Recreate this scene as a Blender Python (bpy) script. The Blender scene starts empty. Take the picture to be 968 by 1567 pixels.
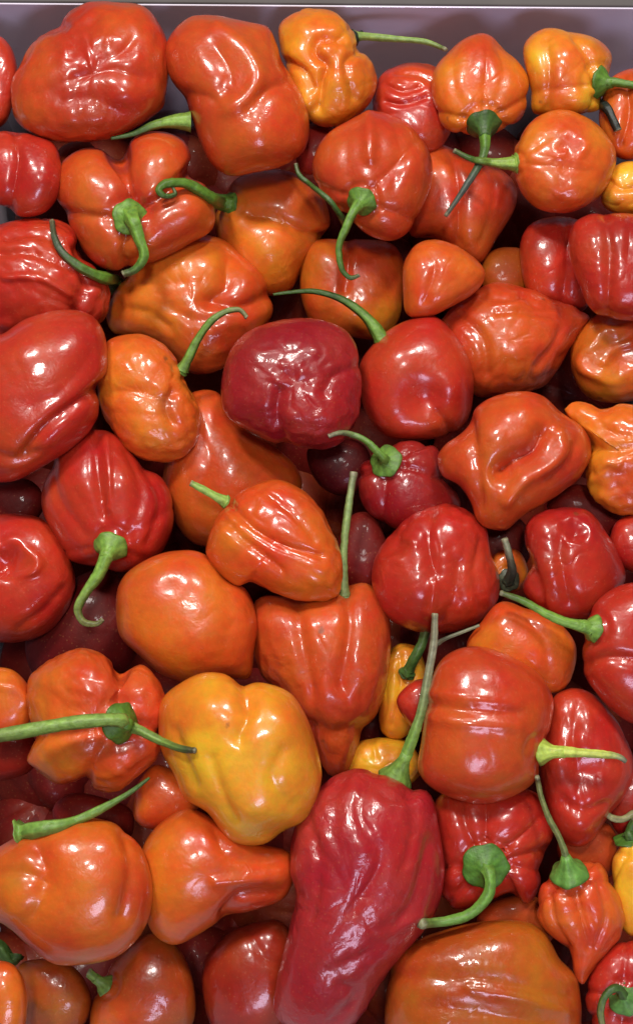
import bpy, math, random
import numpy as np
from mathutils import Vector, Matrix

# ------------------------------------------------------------------ camera
S = bpy.context.scene
COL = S.collection
W0, H0 = 968.0, 1567.0            # size of the photograph
F = 2222.0                         # focal length in photo pixels
TILT = math.radians(14)
cam_d = bpy.data.cameras.new('camera')
cam = bpy.data.objects.new('camera', cam_d)
COL.objects.link(cam)
cam.location = (0.0, -0.50 * math.sin(TILT), 0.50 * math.cos(TILT))
cam.rotation_euler = (TILT, 0, 0)
cam_d.sensor_fit = 'VERTICAL'
cam_d.sensor_height = 24
cam_d.lens = 24 * F / H0
cam_d.clip_start = 0.01
cam_d.clip_end = 20
S.camera = cam
CO = np.array(cam.location)
CX = np.array([1.0, 0, 0])
CY = np.array([0, math.cos(TILT), math.sin(TILT)])
CZ = np.array([0, math.sin(TILT), -math.cos(TILT)])       # viewing direction


def ray(x, y):
    x = np.asarray(x, float); y = np.asarray(y, float)
    return (CZ + ((x - W0 / 2) / F)[..., None] * CX - ((y - H0 / 2) / F)[..., None] * CY)


def at(x, y, d):
    """the point d metres in front of the camera that lies on the line of sight of a photo pixel"""
    return CO + ray(x, y) * np.asarray(d, float)[..., None]


def plane_d(x, y, z=0.0):
    r = ray(x, y)
    return (z - CO[2]) / r[..., 2]


# ------------------------------------------------------------------ light
Wd = bpy.data.worlds.new('World'); S.world = Wd; Wd.use_nodes = True
wn = Wd.node_tree.nodes['Background']
wn.inputs[0].default_value = (0.80, 0.78, 0.86, 1)
wn.inputs[1].default_value = 0.05
S.view_settings.view_transform = 'Standard'
S.view_settings.look = 'None'
S.view_settings.exposure = 0.05
S.view_settings.gamma = 1.0


def lamp(name, loc, sx, sy, power, color, roll=0.0):
    l = bpy.data.lights.new(name, 'AREA')
    l.shape = 'RECTANGLE'; l.size = sx; l.size_y = sy; l.energy = power; l.color = color
    o = bpy.data.objects.new(name, l); COL.objects.link(o)
    o.location = loc
    q = (-Vector(loc)).to_track_quat('-Z', 'Y')
    o.rotation_euler = (q @ Matrix.Rotation(roll, 3, 'Z').to_quaternion()).to_euler()
    return o


lamp('ceiling_lamp', (-0.42, 0.66, 1.35), 0.15, 0.26, 13.5, (1.0, 0.95, 0.88), 0.5)
lamp('ceiling_lamp', (0.36, 0.85, 1.40), 0.14, 0.28, 12, (1.0, 0.95, 0.88), -0.2)
lamp('ceiling_lamp', (0.0, -0.12, 1.70), 0.12, 0.22, 9, (1.0, 0.96, 0.91), 0.1)
lamp('shop_window', (0.25, -1.25, 1.05), 0.50, 0.26, 6, (0.76, 0.72, 1.0), 0.35)

S.cycles.max_bounces = 7
S.cycles.diffuse_bounces = 3
S.cycles.glossy_bounces = 4
S.cycles.sample_clamp_indirect = 4.0


# ------------------------------------------------------------------ materials
def new_mat(name):
    m = bpy.data.materials.new(name); m.use_nodes = True
    nt = m.node_tree
    return m, nt, nt.nodes['Principled BSDF']


def N(nt, t, **kw):
    n = nt.nodes.new(t)
    for k, v in kw.items():
        setattr(n, k, v)
    return n


def skin_mat(name, wrinkle, rough, coat):
    m, nt, b = new_mat(name)
    L = nt.links.new
    att = N(nt, 'ShaderNodeAttribute', attribute_name='tint')
    tc = N(nt, 'ShaderNodeTexCoord')
    # mottled ripening and tiny pale pores
    n1 = N(nt, 'ShaderNodeTexNoise'); n1.inputs['Scale'].default_value = 55; n1.inputs['Detail'].default_value = 5
    n1.inputs['Roughness'].default_value = 0.6
    L(tc.outputs['Object'], n1.inputs['Vector'])
    mr = N(nt, 'ShaderNodeMapRange'); mr.inputs[1].default_value = 0.3; mr.inputs[2].default_value = 0.7
    mr.inputs[3].default_value = 0.58; mr.inputs[4].default_value = 1.50
    L(n1.outputs['Fac'], mr.inputs[0])
    n0 = N(nt, 'ShaderNodeTexNoise'); n0.inputs['Scale'].default_value = 420; n0.inputs['Detail'].default_value = 3
    L(tc.outputs['Object'], n0.inputs['Vector'])
    m0 = N(nt, 'ShaderNodeMapRange'); m0.inputs[1].default_value = 0.3; m0.inputs[2].default_value = 0.7
    m0.inputs[3].default_value = 0.9; m0.inputs[4].default_value = 1.08
    L(n0.outputs['Fac'], m0.inputs[0])
    cb = N(nt, 'ShaderNodeCombineXYZ'); L(m0.outputs[0], cb.inputs[0]); L(mr.outputs[0], cb.inputs[1]); cb.inputs[2].default_value = 1.0
    mul = N(nt, 'ShaderNodeVectorMath', operation='MULTIPLY')
    L(att.outputs['Color'], mul.inputs[0]); L(cb.outputs[0], mul.inputs[1])
    vo = N(nt, 'ShaderNodeTexVoronoi'); vo.inputs['Scale'].default_value = 620
    L(tc.outputs['Object'], vo.inputs['Vector'])
    vr = N(nt, 'ShaderNodeMapRange'); vr.inputs[1].default_value = 0.06; vr.inputs[2].default_value = 0.22
    vr.inputs[3].default_value = 0.10; vr.inputs[4].default_value = 0.0
    L(vo.outputs['Distance'], vr.inputs[0])
    mx = N(nt, 'ShaderNodeMix', data_type='RGBA')
    L(vr.outputs[0], mx.inputs[0]); L(mul.outputs[0], mx.inputs[6]); mx.inputs[7].default_value = (0.85, 0.42, 0.16, 1)
    # a few small brown scars
    vs = N(nt, 'ShaderNodeTexVoronoi'); vs.inputs['Scale'].default_value = 95
    n5 = N(nt, 'ShaderNodeTexNoise'); n5.inputs['Scale'].default_value = 500; n5.inputs['Detail'].default_value = 3
    L(tc.outputs['Object'], n5.inputs['Vector'])
    dv = N(nt, 'ShaderNodeVectorMath', operation='MULTIPLY_ADD'); dv.inputs[1].default_value = (0.003, 0.003, 0.003)
    L(n5.outputs['Color'], dv.inputs[0]); L(tc.outputs['Object'], dv.inputs[2]); L(dv.outputs[0], vs.inputs['Vector'])
    sx = N(nt, 'ShaderNodeSeparateXYZ'); L(vs.outputs['Color'], sx.inputs[0])
    gt = N(nt, 'ShaderNodeMath', operation='GREATER_THAN'); gt.inputs[1].default_value = 0.90; L(sx.outputs[0], gt.inputs[0])
    sr = N(nt, 'ShaderNodeMapRange'); sr.inputs[1].default_value = 0.05; sr.inputs[2].default_value = 0.13
    sr.inputs[3].default_value = 0.65; sr.inputs[4].default_value = 0.0
    L(vs.outputs['Distance'], sr.inputs[0])
    sm = N(nt, 'ShaderNodeMath', operation='MULTIPLY'); L(sr.outputs[0], sm.inputs[0]); L(gt.outputs[0], sm.inputs[1])
    mx2 = N(nt, 'ShaderNodeMix', data_type='RGBA')
    L(sm.outputs[0], mx2.inputs[0]); L(mx.outputs[2], mx2.inputs[6]); mx2.inputs[7].default_value = (0.16, 0.05, 0.02, 1)
    L(mx2.outputs[2], b.inputs['Base Color'])
    # relief
    n2 = N(nt, 'ShaderNodeTexNoise'); n2.inputs['Scale'].default_value = 230; n2.inputs['Detail'].default_value = 4
    n2.inputs['Distortion'].default_value = 0.6
    L(tc.outputs['Object'], n2.inputs['Vector'])
    n3 = N(nt, 'ShaderNodeTexNoise'); n3.inputs['Scale'].default_value = 900; n3.inputs['Detail'].default_value = 2
    L(tc.outputs['Object'], n3.inputs['Vector'])
    b1 = N(nt, 'ShaderNodeBump'); b1.inputs['Distance'].default_value = 0.0010; b1.inputs['Strength'].default_value = wrinkle
    L(n2.outputs['Fac'], b1.inputs['Height'])
    n6 = N(nt, 'ShaderNodeTexNoise'); n6.inputs['Scale'].default_value = 42; n6.inputs['Detail'].default_value = 2
    L(tc.outputs['Object'], n6.inputs['Vector'])
    m6 = N(nt, 'ShaderNodeMapRange'); m6.inputs[1].default_value = 0.48; m6.inputs[2].default_value = 0.68
    m6.inputs[3].default_value = wrinkle * 0.5; m6.inputs[4].default_value = min(1.0, wrinkle * 0.7 + 0.42)
    L(n6.outputs['Fac'], m6.inputs[0]); L(m6.outputs[0], b1.inputs['Strength'])
    m7 = N(nt, 'ShaderNodeMapRange'); m7.inputs[1].default_value = 0.35; m7.inputs[2].default_value = 0.65
    m7.inputs[3].default_value = 0.15; m7.inputs[4].default_value = 0.05
    L(n6.outputs['Fac'], m7.inputs[0]); L(m7.outputs[0], b.inputs['Coat Roughness'])
    b2 = N(nt, 'ShaderNodeBump'); b2.inputs['Distance'].default_value = 0.0002; b2.inputs['Strength'].default_value = 0.35
    L(n3.outputs['Fac'], b2.inputs['Height']); L(b1.outputs[0], b2.inputs['Normal'])
    L(b2.outputs[0], b.inputs['Normal']); L(b1.outputs[0], b.inputs['Coat Normal'])
    rr = N(nt, 'ShaderNodeMapRange'); rr.inputs[3].default_value = rough * 0.75; rr.inputs[4].default_value = rough * 1.35
    L(n1.outputs['Fac'], rr.inputs[0]); L(rr.outputs[0], b.inputs['Roughness'])
    b.inputs['IOR'].default_value = 1.45
    b.inputs['Coat Weight'].default_value = coat
    b.inputs['Coat Roughness'].default_value = 0.065
    b.inputs['Specular IOR Level'].default_value = 0.45 if coat > 0.2 else 0.2
    b.inputs['Subsurface Weight'].default_value = 0.30 if coat > 0.2 else 0.0
    b.inputs['Subsurface Radius'].default_value = (1.0, 0.25, 0.08)
    b.inputs['Subsurface Scale'].default_value = 0.005
    return m


SKIN = {'s': skin_mat('smooth_glossy_pepper_skin', 0.20, 0.30, 0.60),
        'm': skin_mat('pepper_skin', 0.30, 0.34, 0.50),
        'w': skin_mat('wrinkled_pepper_skin', 0.60, 0.34, 0.60),
        'd': skin_mat('shade_dulled_pepper_skin', 0.20, 0.50, 0.10)}  # last one: gloss and glow cut so buried peppers look shaded


def stem_mat():
    m, nt, b = new_mat('green_stem')
    L = nt.links.new
    att = N(nt, 'ShaderNodeAttribute', attribute_name='tint')
    tc = N(nt, 'ShaderNodeTexCoord')
    n1 = N(nt, 'ShaderNodeTexNoise'); n1.inputs['Scale'].default_value = 450; n1.inputs['Detail'].default_value = 5
    L(tc.outputs['Object'], n1.inputs['Vector'])
    mr = N(nt, 'ShaderNodeMapRange'); mr.inputs[1].default_value = 0.3; mr.inputs[2].default_value = 0.7
    mr.inputs[3].default_value = 0.72; mr.inputs[4].default_value = 1.2
    L(n1.outputs['Fac'], mr.inputs[0])
    mul = N(nt, 'ShaderNodeVectorMath', operation='SCALE')
    L(att.outputs['Color'], mul.inputs[0]); L(mr.outputs[0], mul.inputs['Scale'])
    L(mul.outputs[0], b.inputs['Base Color'])
    b1 = N(nt, 'ShaderNodeBump'); b1.inputs['Distance'].default_value = 0.0006; b1.inputs['Strength'].default_value = 0.7
    L(n1.outputs['Fac'], b1.inputs['Height']); L(b1.outputs[0], b.inputs['Normal'])
    b.inputs['Roughness'].default_value = 0.48
    b.inputs['Subsurface Weight'].default_value = 0.1
    b.inputs['Subsurface Scale'].default_value = 0.002
    return m


STEM = stem_mat()


def plastic_mat():
    m, nt, b = new_mat('glossy_lilac_white_plastic')
    L = nt.links.new
    tc = N(nt, 'ShaderNodeTexCoord')
    n1 = N(nt, 'ShaderNodeTexNoise'); n1.inputs['Scale'].default_value = 25; n1.inputs['Detail'].default_value = 6
    L(tc.outputs['Object'], n1.inputs['Vector'])
    cr = N(nt, 'ShaderNodeValToRGB')
    cr.color_ramp.elements[0].position = 0.3; cr.color_ramp.elements[0].color = (0.80, 0.73, 0.88, 1)
    cr.color_ramp.elements[1].position = 0.75; cr.color_ramp.elements[1].color = (0.88, 0.82, 0.94, 1)
    L(n1.outputs['Fac'], cr.inputs[0]); L(cr.outputs[0], b.inputs['Base Color'])
    b.inputs['Roughness'].default_value = 0.10
    b.inputs['Metallic'].default_value = 0.0
    b.inputs['IOR'].default_value = 1.75
    n2 = N(nt, 'ShaderNodeTexNoise'); n2.inputs['Scale'].default_value = 14
    L(tc.outputs['Object'], n2.inputs['Vector'])
    b1 = N(nt, 'ShaderNodeBump'); b1.inputs['Distance'].default_value = 0.002; b1.inputs['Strength'].default_value = 0.15
    L(n2.outputs['Fac'], b1.inputs['Height']); L(b1.outputs[0], b.inputs['Normal'])
    return m


def counter_mat():
    m, nt, b = new_mat('grey_brown_counter')
    L = nt.links.new
    tc = N(nt, 'ShaderNodeTexCoord')
    n1 = N(nt, 'ShaderNodeTexNoise'); n1.inputs['Scale'].default_value = 60; n1.inputs['Detail'].default_value = 6
    L(tc.outputs['Object'], n1.inputs['Vector'])
    cr = N(nt, 'ShaderNodeValToRGB')
    cr.color_ramp.elements[0].color = (0.055, 0.046, 0.045, 1); cr.color_ramp.elements[1].color = (0.09, 0.078, 0.074, 1)
    L(n1.outputs['Fac'], cr.inputs[0]); L(cr.outputs[0], b.inputs['Base Color'])
    b.inputs['Roughness'].default_value = 0.6
    return m


# ------------------------------------------------------------------ crate
WALL_Z = -0.034
WALL_Y = float(at(500.0, 97.0, plane_d(500.0, 97.0, WALL_Z))[1])
_r = ray(484.0, 10.0)
RIM_Z = float(CO[2] + _r[2] * (WALL_Y - CO[1]) / _r[1])
FLOOR_Z = -0.155


def mesh_obj(name, verts, faces, mat, parent=None, smooth=False):
    me = bpy.data.meshes.new(name)
    me.from_pydata([tuple(v) for v in verts], [], faces)
    me.update()
    if smooth:
        me.polygons.foreach_set('use_smooth', [True] * len(me.polygons))
    me.materials.append(mat)
    o = bpy.data.objects.new(name, me); COL.objects.link(o)
    if parent is not None:
        o.parent = parent
    return o


def bevel_box(name, x0, x1, y0, y1, z0, z1, mat, parent, bev=0.0012):
    v = [(x, y, z) for x in (x0, x1) for y in (y0, y1) for z in (z0, z1)]
    f = [(0, 1, 3, 2), (4, 6, 7, 5), (0, 4, 5, 1), (2, 3, 7, 6), (0, 2, 6, 4), (1, 5, 7, 3)]
    o = mesh_obj(name, v, f, mat, parent)
    md = o.modifiers.new('bevel', 'BEVEL'); md.width = bev; md.segments = 3
    return o


PL = plastic_mat()
crate = bpy.data.objects.new('crate', None); COL.objects.link(crate)
crate.location = (0, 0, FLOOR_Z - 0.004)
crate['label'] = 'glossy lilac white plastic crate holding the whole heap of peppers'
crate['category'] = 'crate'
XH, YF, TH = 0.132, float(at(484.0, 1665.0, plane_d(484.0, 1665.0))[1]), 0.004  # unseen side and front walls, pulled in to shade the heap's edges
bz = -crate.location.z
ROLL = math.radians(0.35)
bevel_box('floor_panel', -XH - TH, XH + TH, YF - TH, WALL_Y + 0.0022, FLOOR_Z - TH + bz, FLOOR_Z + bz, PL, crate)
bw = bevel_box('wall_panel', -XH - TH, XH + TH, WALL_Y, WALL_Y + 0.0007, FLOOR_Z + bz, RIM_Z + bz, PL, crate, 0.0003)
for v_ in bw.data.vertices:                       # the rim runs a little downhill to the right
    if v_.co.z > RIM_Z + bz - 0.001:
        v_.co.z -= v_.co.x * 0.013
rim = bevel_box('rim_strip', -XH - TH, XH + TH, WALL_Y + 0.0009, WALL_Y + 0.04, RIM_Z + bz - 0.008, RIM_Z + bz + 0.0003, counter_mat(), crate, 0.0008)
for v_ in rim.data.vertices:
    v_.co.z -= v_.co.x * 0.013
bevel_box('wall_panel', -XH - TH, XH + TH, YF - TH, YF, FLOOR_Z + bz, RIM_Z + bz, PL, crate)
bevel_box('wall_panel', -XH - TH, -XH, YF, WALL_Y, FLOOR_Z + bz, RIM_Z + bz - 0.0005, PL, crate)
bevel_box('wall_panel', XH, XH + TH, YF, WALL_Y, FLOOR_Z + bz, RIM_Z + bz - 0.0005, PL, crate)
cm = counter_mat()
ct = mesh_obj('counter_top', [(-1.2, -1.2, 0), (1.2, -1.2, 0), (1.2, 1.2, 0), (-1.2, 1.2, 0)], [(0, 1, 2, 3)], cm)
ct.location = (0, 0, FLOOR_Z - 0.0045); ct['kind'] = 'structure'
# ------------------------------------------------------------------ pepper engine
R_ = (0.45, 0.024, 0.013); RO = (0.52, 0.054, 0.013); O_ = (0.64, 0.105, 0.013); YO = (0.74, 0.225, 0.018)
Y_ = (0.78, 0.33, 0.025); D_ = (0.27, 0.011, 0.011); M_ = (0.15, 0.006, 0.008); BO = (0.50, 0.078, 0.010)
RD = (0.36, 0.014, 0.012); OR = (0.60, 0.085, 0.012)
GREEN = (0.10, 0.215, 0.022); LIME = (0.36, 0.44, 0.07); DGREEN = (0.05, 0.11, 0.02); OLIVE = (0.17, 0.19, 0.06)
BLACK = (0.015, 0.02, 0.015); GREY = (0.24, 0.25, 0.16); BROWN = (0.10, 0.075, 0.035)

PEPPERS = []


def P(key, level, lift, col, out, label, feats=(), blobs=(), stems=(), lobes=None, wr=0.6, skin='m', thick=0.95, bumpy=1.0, alt=None, wdir=None):
    PEPPERS.append(dict(key=key, level=level, lift=lift, col=col, out=out, label=label, feats=list(feats), blobs=blobs,
                        stems=stems, lobes=lobes, wr=wr, skin=skin, thick=thick, bumpy=bumpy, alt=alt, wdir=wdir))


CELL = 4.0
GX0, GY0 = -160.0, -120.0
GW, GH = int((1130 + 160) / CELL), int((1720 + 120) / CELL)


def catmull(p, n, closed=False):
    p = np.asarray(p, float); out = []; m = len(p)
    for i in range(m if closed else m - 1):
        if closed:
            a, b, c, d = p[(i - 1) % m], p[i], p[(i + 1) % m], p[(i + 2) % m]
        else:
            a, b, c, d = p[max(i - 1, 0)], p[i], p[i + 1], p[min(i + 2, m - 1)]
        t = np.linspace(0, 1, n, endpoint=False)[:, None]
        out.append(0.5 * ((2 * b) + (c - a) * t + (2 * a - 5 * b + 4 * c - d) * t ** 2 + (3 * b - a - 3 * c + d) * t ** 3))
    if not closed:
        out.append(p[-1:])
    return np.concatenate(out)


NF = 720


def polar(outline):
    q = catmull(outline, 10, True)
    x, y = q[:, 0], q[:, 1]; x2, y2 = np.roll(x, -1), np.roll(y, -1)
    cr = x * y2 - x2 * y; A = cr.sum() / 2
    cx = ((x + x2) * cr).sum() / (6 * A); cy = ((y + y2) * cr).sum() / (6 * A)
    ph = np.linspace(0, 2 * np.pi, NF, endpoint=False)
    dx, dy = np.cos(ph)[:, None], np.sin(ph)[:, None]
    ax, ay = (x - cx)[None], (y - cy)[None]; ex, ey = (x2 - x)[None], (y2 - y)[None]
    den = dx * ey - dy * ex
    den = np.where(abs(den) < 1e-9, 1e-9, den)
    t = (ax * ey - ay * ex) / den
    s = (ax * dy - ay * dx) / den
    t = np.where((s >= -1e-6) & (s <= 1 + 1e-6) & (t > 0), t, -1)
    R = t.max(1); R = np.where(R > 0, R, np.median(R))
    for _ in range(3):
        R = 0.25 * np.roll(R, 1) + 0.5 * R + 0.25 * np.roll(R, -1)
    return cx, cy, R


def inflate(cx, cy, R):
    """squared half-thickness / (1 - rho^2) on the global grid cells round the shape"""
    rm = R.max() + 3 * CELL
    i0, i1 = int((cx - rm - GX0) / CELL), int((cx + rm - GX0) / CELL) + 2
    j0, j1 = int((cy - rm - GY0) / CELL), int((cy + rm - GY0) / CELL) + 2
    X, Y = np.meshgrid(GX0 + CELL * np.arange(i0, i1), GY0 + CELL * np.arange(j0, j1))
    r = np.hypot(X - cx, Y - cy)
    Rl = np.interp(np.mod(np.arctan2(Y - cy, X - cx), 2 * np.pi), np.linspace(0, 2 * np.pi, NF + 1), np.append(R, R[0]))
    rho = r / Rl
    ins = rho < 1
    rb = math.sqrt((R ** 2).mean())
    u = np.where(ins, (rb ** 2) * (1 - rho ** 2) / 4, 0)
    for _ in range(260):
        v = np.zeros_like(u)
        v[1:-1, 1:-1] = 0.25 * (u[:-2, 1:-1] + u[2:, 1:-1] + u[1:-1, :-2] + u[1:-1, 2:] + CELL * CELL)
        u = np.where(ins, v, 0)
    k = np.where(rho < 0.88, u / np.maximum(1 - rho ** 2, 0.05), 0); wgt = (rho < 0.88).astype(float)
    kk, ww = k * wgt, wgt
    def blur(a):
        b = a.copy()
        b[1:-1, 1:-1] = (a[1:-1, 1:-1] * 2 + a[:-2, 1:-1] + a[2:, 1:-1] + a[1:-1, :-2] + a[1:-1, 2:]) / 6
        return b
    for _ in range(14):
        k2, w2 = blur(kk), blur(ww)
        kk, ww = np.where(wgt > 0, kk, k2), np.where(wgt > 0, ww, w2)
    kk = kk / np.maximum(ww, 1e-9); kk = np.where(ww > 1e-6, kk, u.max())
    for _ in range(4):
        kk = blur(kk)
    return i0, j0, kk, rho


def bil(kk, i0, j0, x, y):
    fx = np.clip((x - GX0) / CELL - i0, 0, kk.shape[1] - 1.001); fy = np.clip((y - GY0) / CELL - j0, 0, kk.shape[0] - 1.001)
    a, b = fx.astype(int), fy.astype(int); u, v = fx - a, fy - b
    return kk[b, a] * (1 - u) * (1 - v) + kk[b, a + 1] * u * (1 - v) + kk[b + 1, a] * (1 - u) * v + kk[b + 1, a + 1] * u * v


def sinfield(rs, p, freq, n=7):
    out = np.zeros(p.shape[:-1])
    for _ in range(n):
        d = rs.normal(size=3); d /= np.linalg.norm(d)
        out += np.sin((p @ d) * freq * rs.uniform(0.6, 1.5) + rs.uniform(0, 6.28))
    return out / math.sqrt(n)


def seg_dist(x, y, a, b):
    ax, ay = a; bx, by = b
    L2 = (bx - ax) ** 2 + (by - ay) ** 2 + 1e-9
    t = np.clip(((x - ax) * (bx - ax) + (y - ay) * (by - ay)) / L2, 0, 1)
    return np.hypot(x - ax - t * (bx - ax), y - ay - t * (by - ay)), t


NPH, NTH = 128, 58


def normals(V):
    du = np.roll(V, -1, 1) - np.roll(V, 1, 1)
    dv = np.empty_like(V)
    dv[1:-1] = V[2:] - V[:-2]; dv[0] = V[1] - V[0]; dv[-1] = V[-1] - V[-2]
    n = np.cross(dv, du)
    n /= np.maximum(np.linalg.norm(n, axis=-1, keepdims=True), 1e-9)
    return n


def shape(p, rs):
    """local shape in photo pixels: x right, y down, h towards the camera"""
    cx, cy, R = p['cx'], p['cy'], p['R']
    ph = np.linspace(0, 2 * np.pi, NPH, endpoint=False)
    th = np.linspace(0.012, np.pi - 0.012, NTH)
    Rv = np.interp(ph, np.linspace(0, 2 * np.pi, NF + 1), np.append(R, R[0]))
    rho = np.sin(th)[:, None]
    X = cx + rho * Rv * np.cos(ph); Y = cy + rho * Rv * np.sin(ph)
    kv = bil(p['kk'], p['i0'], p['j0'], X, Y)
    c = np.cos(th)[:, None]
    prof = np.sqrt(np.maximum(1 - rho ** 2.7, 1e-7))
    Hh = 0.93 * p['thick'] * np.sqrt(3.2 * np.maximum(kv, 1)) * np.sign(c) * prof
    Hh = np.where(Hh < 0, Hh * 0.75, Hh)
    V = np.stack([X - cx, Y - cy, Hh], -1)
    rb = p['rb']
    front = 1 / (1 + np.exp(-(c + 0.12) * 14)) * np.ones_like(X)
    n = normals(V)
    if (n[:, :, 2][: 5].mean()) < 0:
        n = -n
    # soft irregular lobing
    dsp = sinfield(rs, V, 2.6 / rb, 6) * rb * 0.028 * p['bumpy'] + sinfield(rs, V, 6.0 / rb, 8) * rb * 0.0045 * p['bumpy']
    if p['lobes']:
        lx, ly, nl, amp, phs = p['lobes']
        dx, dy = V[..., 0] + cx - lx, V[..., 1] + cy - ly
        a = np.arctan2(dy, dx) + 0.25 * np.sin(2 * np.arctan2(dy, dx) + phs * 2)
        g = np.abs(np.cos(a * nl / 2 + phs)) ** 0.7
        rr = np.hypot(dx, dy) / rb
        dsp += -amp * (1 - g) ** 1.4 * np.clip(rr * 2.2, 0, 1) * np.exp(-np.maximum(rr - 1.1, 0) ** 2 * 2)
    V = V + n * dsp[..., None]
    n = normals(V)
    if (n[:, :, 2][: 5].mean()) < 0:
        n = -n
    x, y = V[..., 0] + cx, V[..., 1] + cy
    dsp = np.zeros_like(x)
    moats = [('q', st['c'][0], st['c'][1], st['r'] * 1.12, st['r'] * 0.30, -st['r'] * 0.16) for st in p['stems'] if st['r'] > 0]
    for f in p['feats'] + moats:
        if f[0] == 'd':                       # dent or bump: x, y, radius, amount
            _, fx, fy, fr, am = f
            dsp += am * np.exp(-((x - fx) ** 2 + (y - fy) ** 2) / (fr * fr)) * front
        elif f[0] == 'q':                     # moat round a calyx
            _, fx, fy, fr, wd, am = f
            dsp += am * np.exp(-((np.hypot(x - fx, y - fy) - fr) / wd) ** 2) * front
        elif f[0] == 'r':                     # ring ridge
            _, fx, fy, fr, wd, am = f
            d = np.hypot(x - fx, y - fy); an = np.arctan2(y - fy, x - fx)
            fr = fr * (1 + 0.22 * np.sin(2 * an + fx) + 0.12 * np.sin(5 * an + fy))
            dsp += am * (0.55 + 0.6 * np.sin(an * 1 + fy) * np.sin(2 * an + fx)) * np.exp(-((d - fr) / wd) ** 2) * front
        else:                                 # groove along a polyline: width, amount, points
            _, wd, am, pts = f
            dm = np.full_like(x, 1e9)
            q = catmull(pts, 6)
            for a, b in zip(q[:-1], q[1:]):
                dd, _t = seg_dist(x, y, a, b)
                dm = np.minimum(dm, dd)
            if am < 0:
                dsp += am * (0.55 * np.exp(-(dm / wd) ** 2) + 0.45 * np.exp(-dm / (wd * 0.55))) * front
            else:
                dsp += am * np.exp(-(dm / wd) ** 2) * front
    # wrinkles
    q = V.copy()
    if p['wdir'] is not None:
        ca, sa = math.cos(p['wdir']), math.sin(p['wdir'])
        u = q[..., 0] * ca + q[..., 1] * sa; v = -q[..., 0] * sa + q[..., 1] * ca
        q[..., 0], q[..., 1] = u * 0.35, v * 1.3
    wf = sinfield(rs, q, 0.17, 8)
    mask = np.clip(0.5 + 0.6 * sinfield(rs, V, 2.2 / rb, 4), 0, 1)
    wr_ = p['wr'] * (1.0 if p['wr'] > 1.4 else 0.75)
    dsp += -wr_ * np.exp(-np.abs(wf) * 2.2) * (0.35 + 0.65 * mask) * 1.6 + wr_ * 0.5 * sinfield(rs, V, 0.21, 6) * mask
    V = V + n * dsp[..., None]
    n = normals(V)
    if (n[:, :, 2][: 5].mean()) < 0:
        n = -n
    # colour of the skin, with shade in it for sunk and deep ones
    base = np.array(p['col']); alt = np.array(p['alt'] if p['alt'] else tuple(base * (1.10, 1.5, 1.1)))
    m = np.clip(0.35 + 0.42 * sinfield(rs, V, 1.6 / rb, 5) + 0.10 * sinfield(rs, V, 7 / rb, 5), 0, 1)[..., None]
    C = base * (1 - m) + alt * m
    auto = []
    if p['skin'] != 'd':
        for _ in range(4):
            a_ = rs.uniform(0, 6.28); q_ = rs.uniform(0.3, 0.95) * rb
            cc_ = base * (1.12, 2.1, 1.3) if rs.uniform() < 0.55 else base * (0.80, 0.42, 0.8)
            auto.append((cx + q_ * math.cos(a_), cy + q_ * math.sin(a_), rb * rs.uniform(0.25, 0.5), tuple(np.minimum(cc_, 0.85)), rs.uniform(0.3, 0.65)))
    for b in auto + list(p['blobs']):
        bx, by, br, bc, st = b
        w = (st * np.exp(-(((x - bx) ** 2 + (y - by) ** 2) / (br * br)) ** 1.3) * (0.15 + 0.85 * front))[..., None]
        C = C * (1 - w) + np.array(bc) * w
    return V, n, C


def grid_faces(nr, nc):
    i = np.arange(nr - 1)[:, None] * nc; j = np.arange(nc)[None]; j2 = (j + 1) % nc
    q = np.stack([i + j, i + j2, i + nc + j2, i + nc + j], -1).reshape(-1, 4)
    return q


def np_mesh(name, V, quads, caps, C, mat):
    """V (n,3) world or local points; caps: list of vertex loops"""
    me = bpy.data.meshes.new(name)
    nq = len(quads)
    loops = quads.reshape(-1)
    starts = list(np.arange(nq) * 4)
    extra = []
    tot = nq * 4
    for c in caps:
        starts.append(tot); tot += len(c); extra += list(c)
    loops = np.concatenate([loops, np.array(extra, int)]) if extra else loops
    me.vertices.add(len(V)); me.vertices.foreach_set('co', np.asarray(V, np.float32).reshape(-1))
    me.loops.add(len(loops)); me.loops.foreach_set('vertex_index', loops.astype(np.int32))
    me.polygons.add(len(starts)); me.polygons.foreach_set('loop_start', np.array(starts, np.int32))
    me.update(calc_edges=True)
    me.polygons.foreach_set('use_smooth', np.ones(len(starts), bool))
    if C is not None:
        ca = me.color_attributes.new('tint', 'FLOAT_COLOR', 'POINT')
        ca.data.foreach_set('color', np.concatenate([C, np.ones((len(C), 1))], 1).astype(np.float32).reshape(-1))
    me.materials.append(mat)
    me.validate()
    return me


def link(name, me, parent=None):
    o = bpy.data.objects.new(name, me); COL.objects.link(o)
    if parent is not None:
        o.parent = parent
    return o


QB = grid_faces(NTH, NPH)


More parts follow.
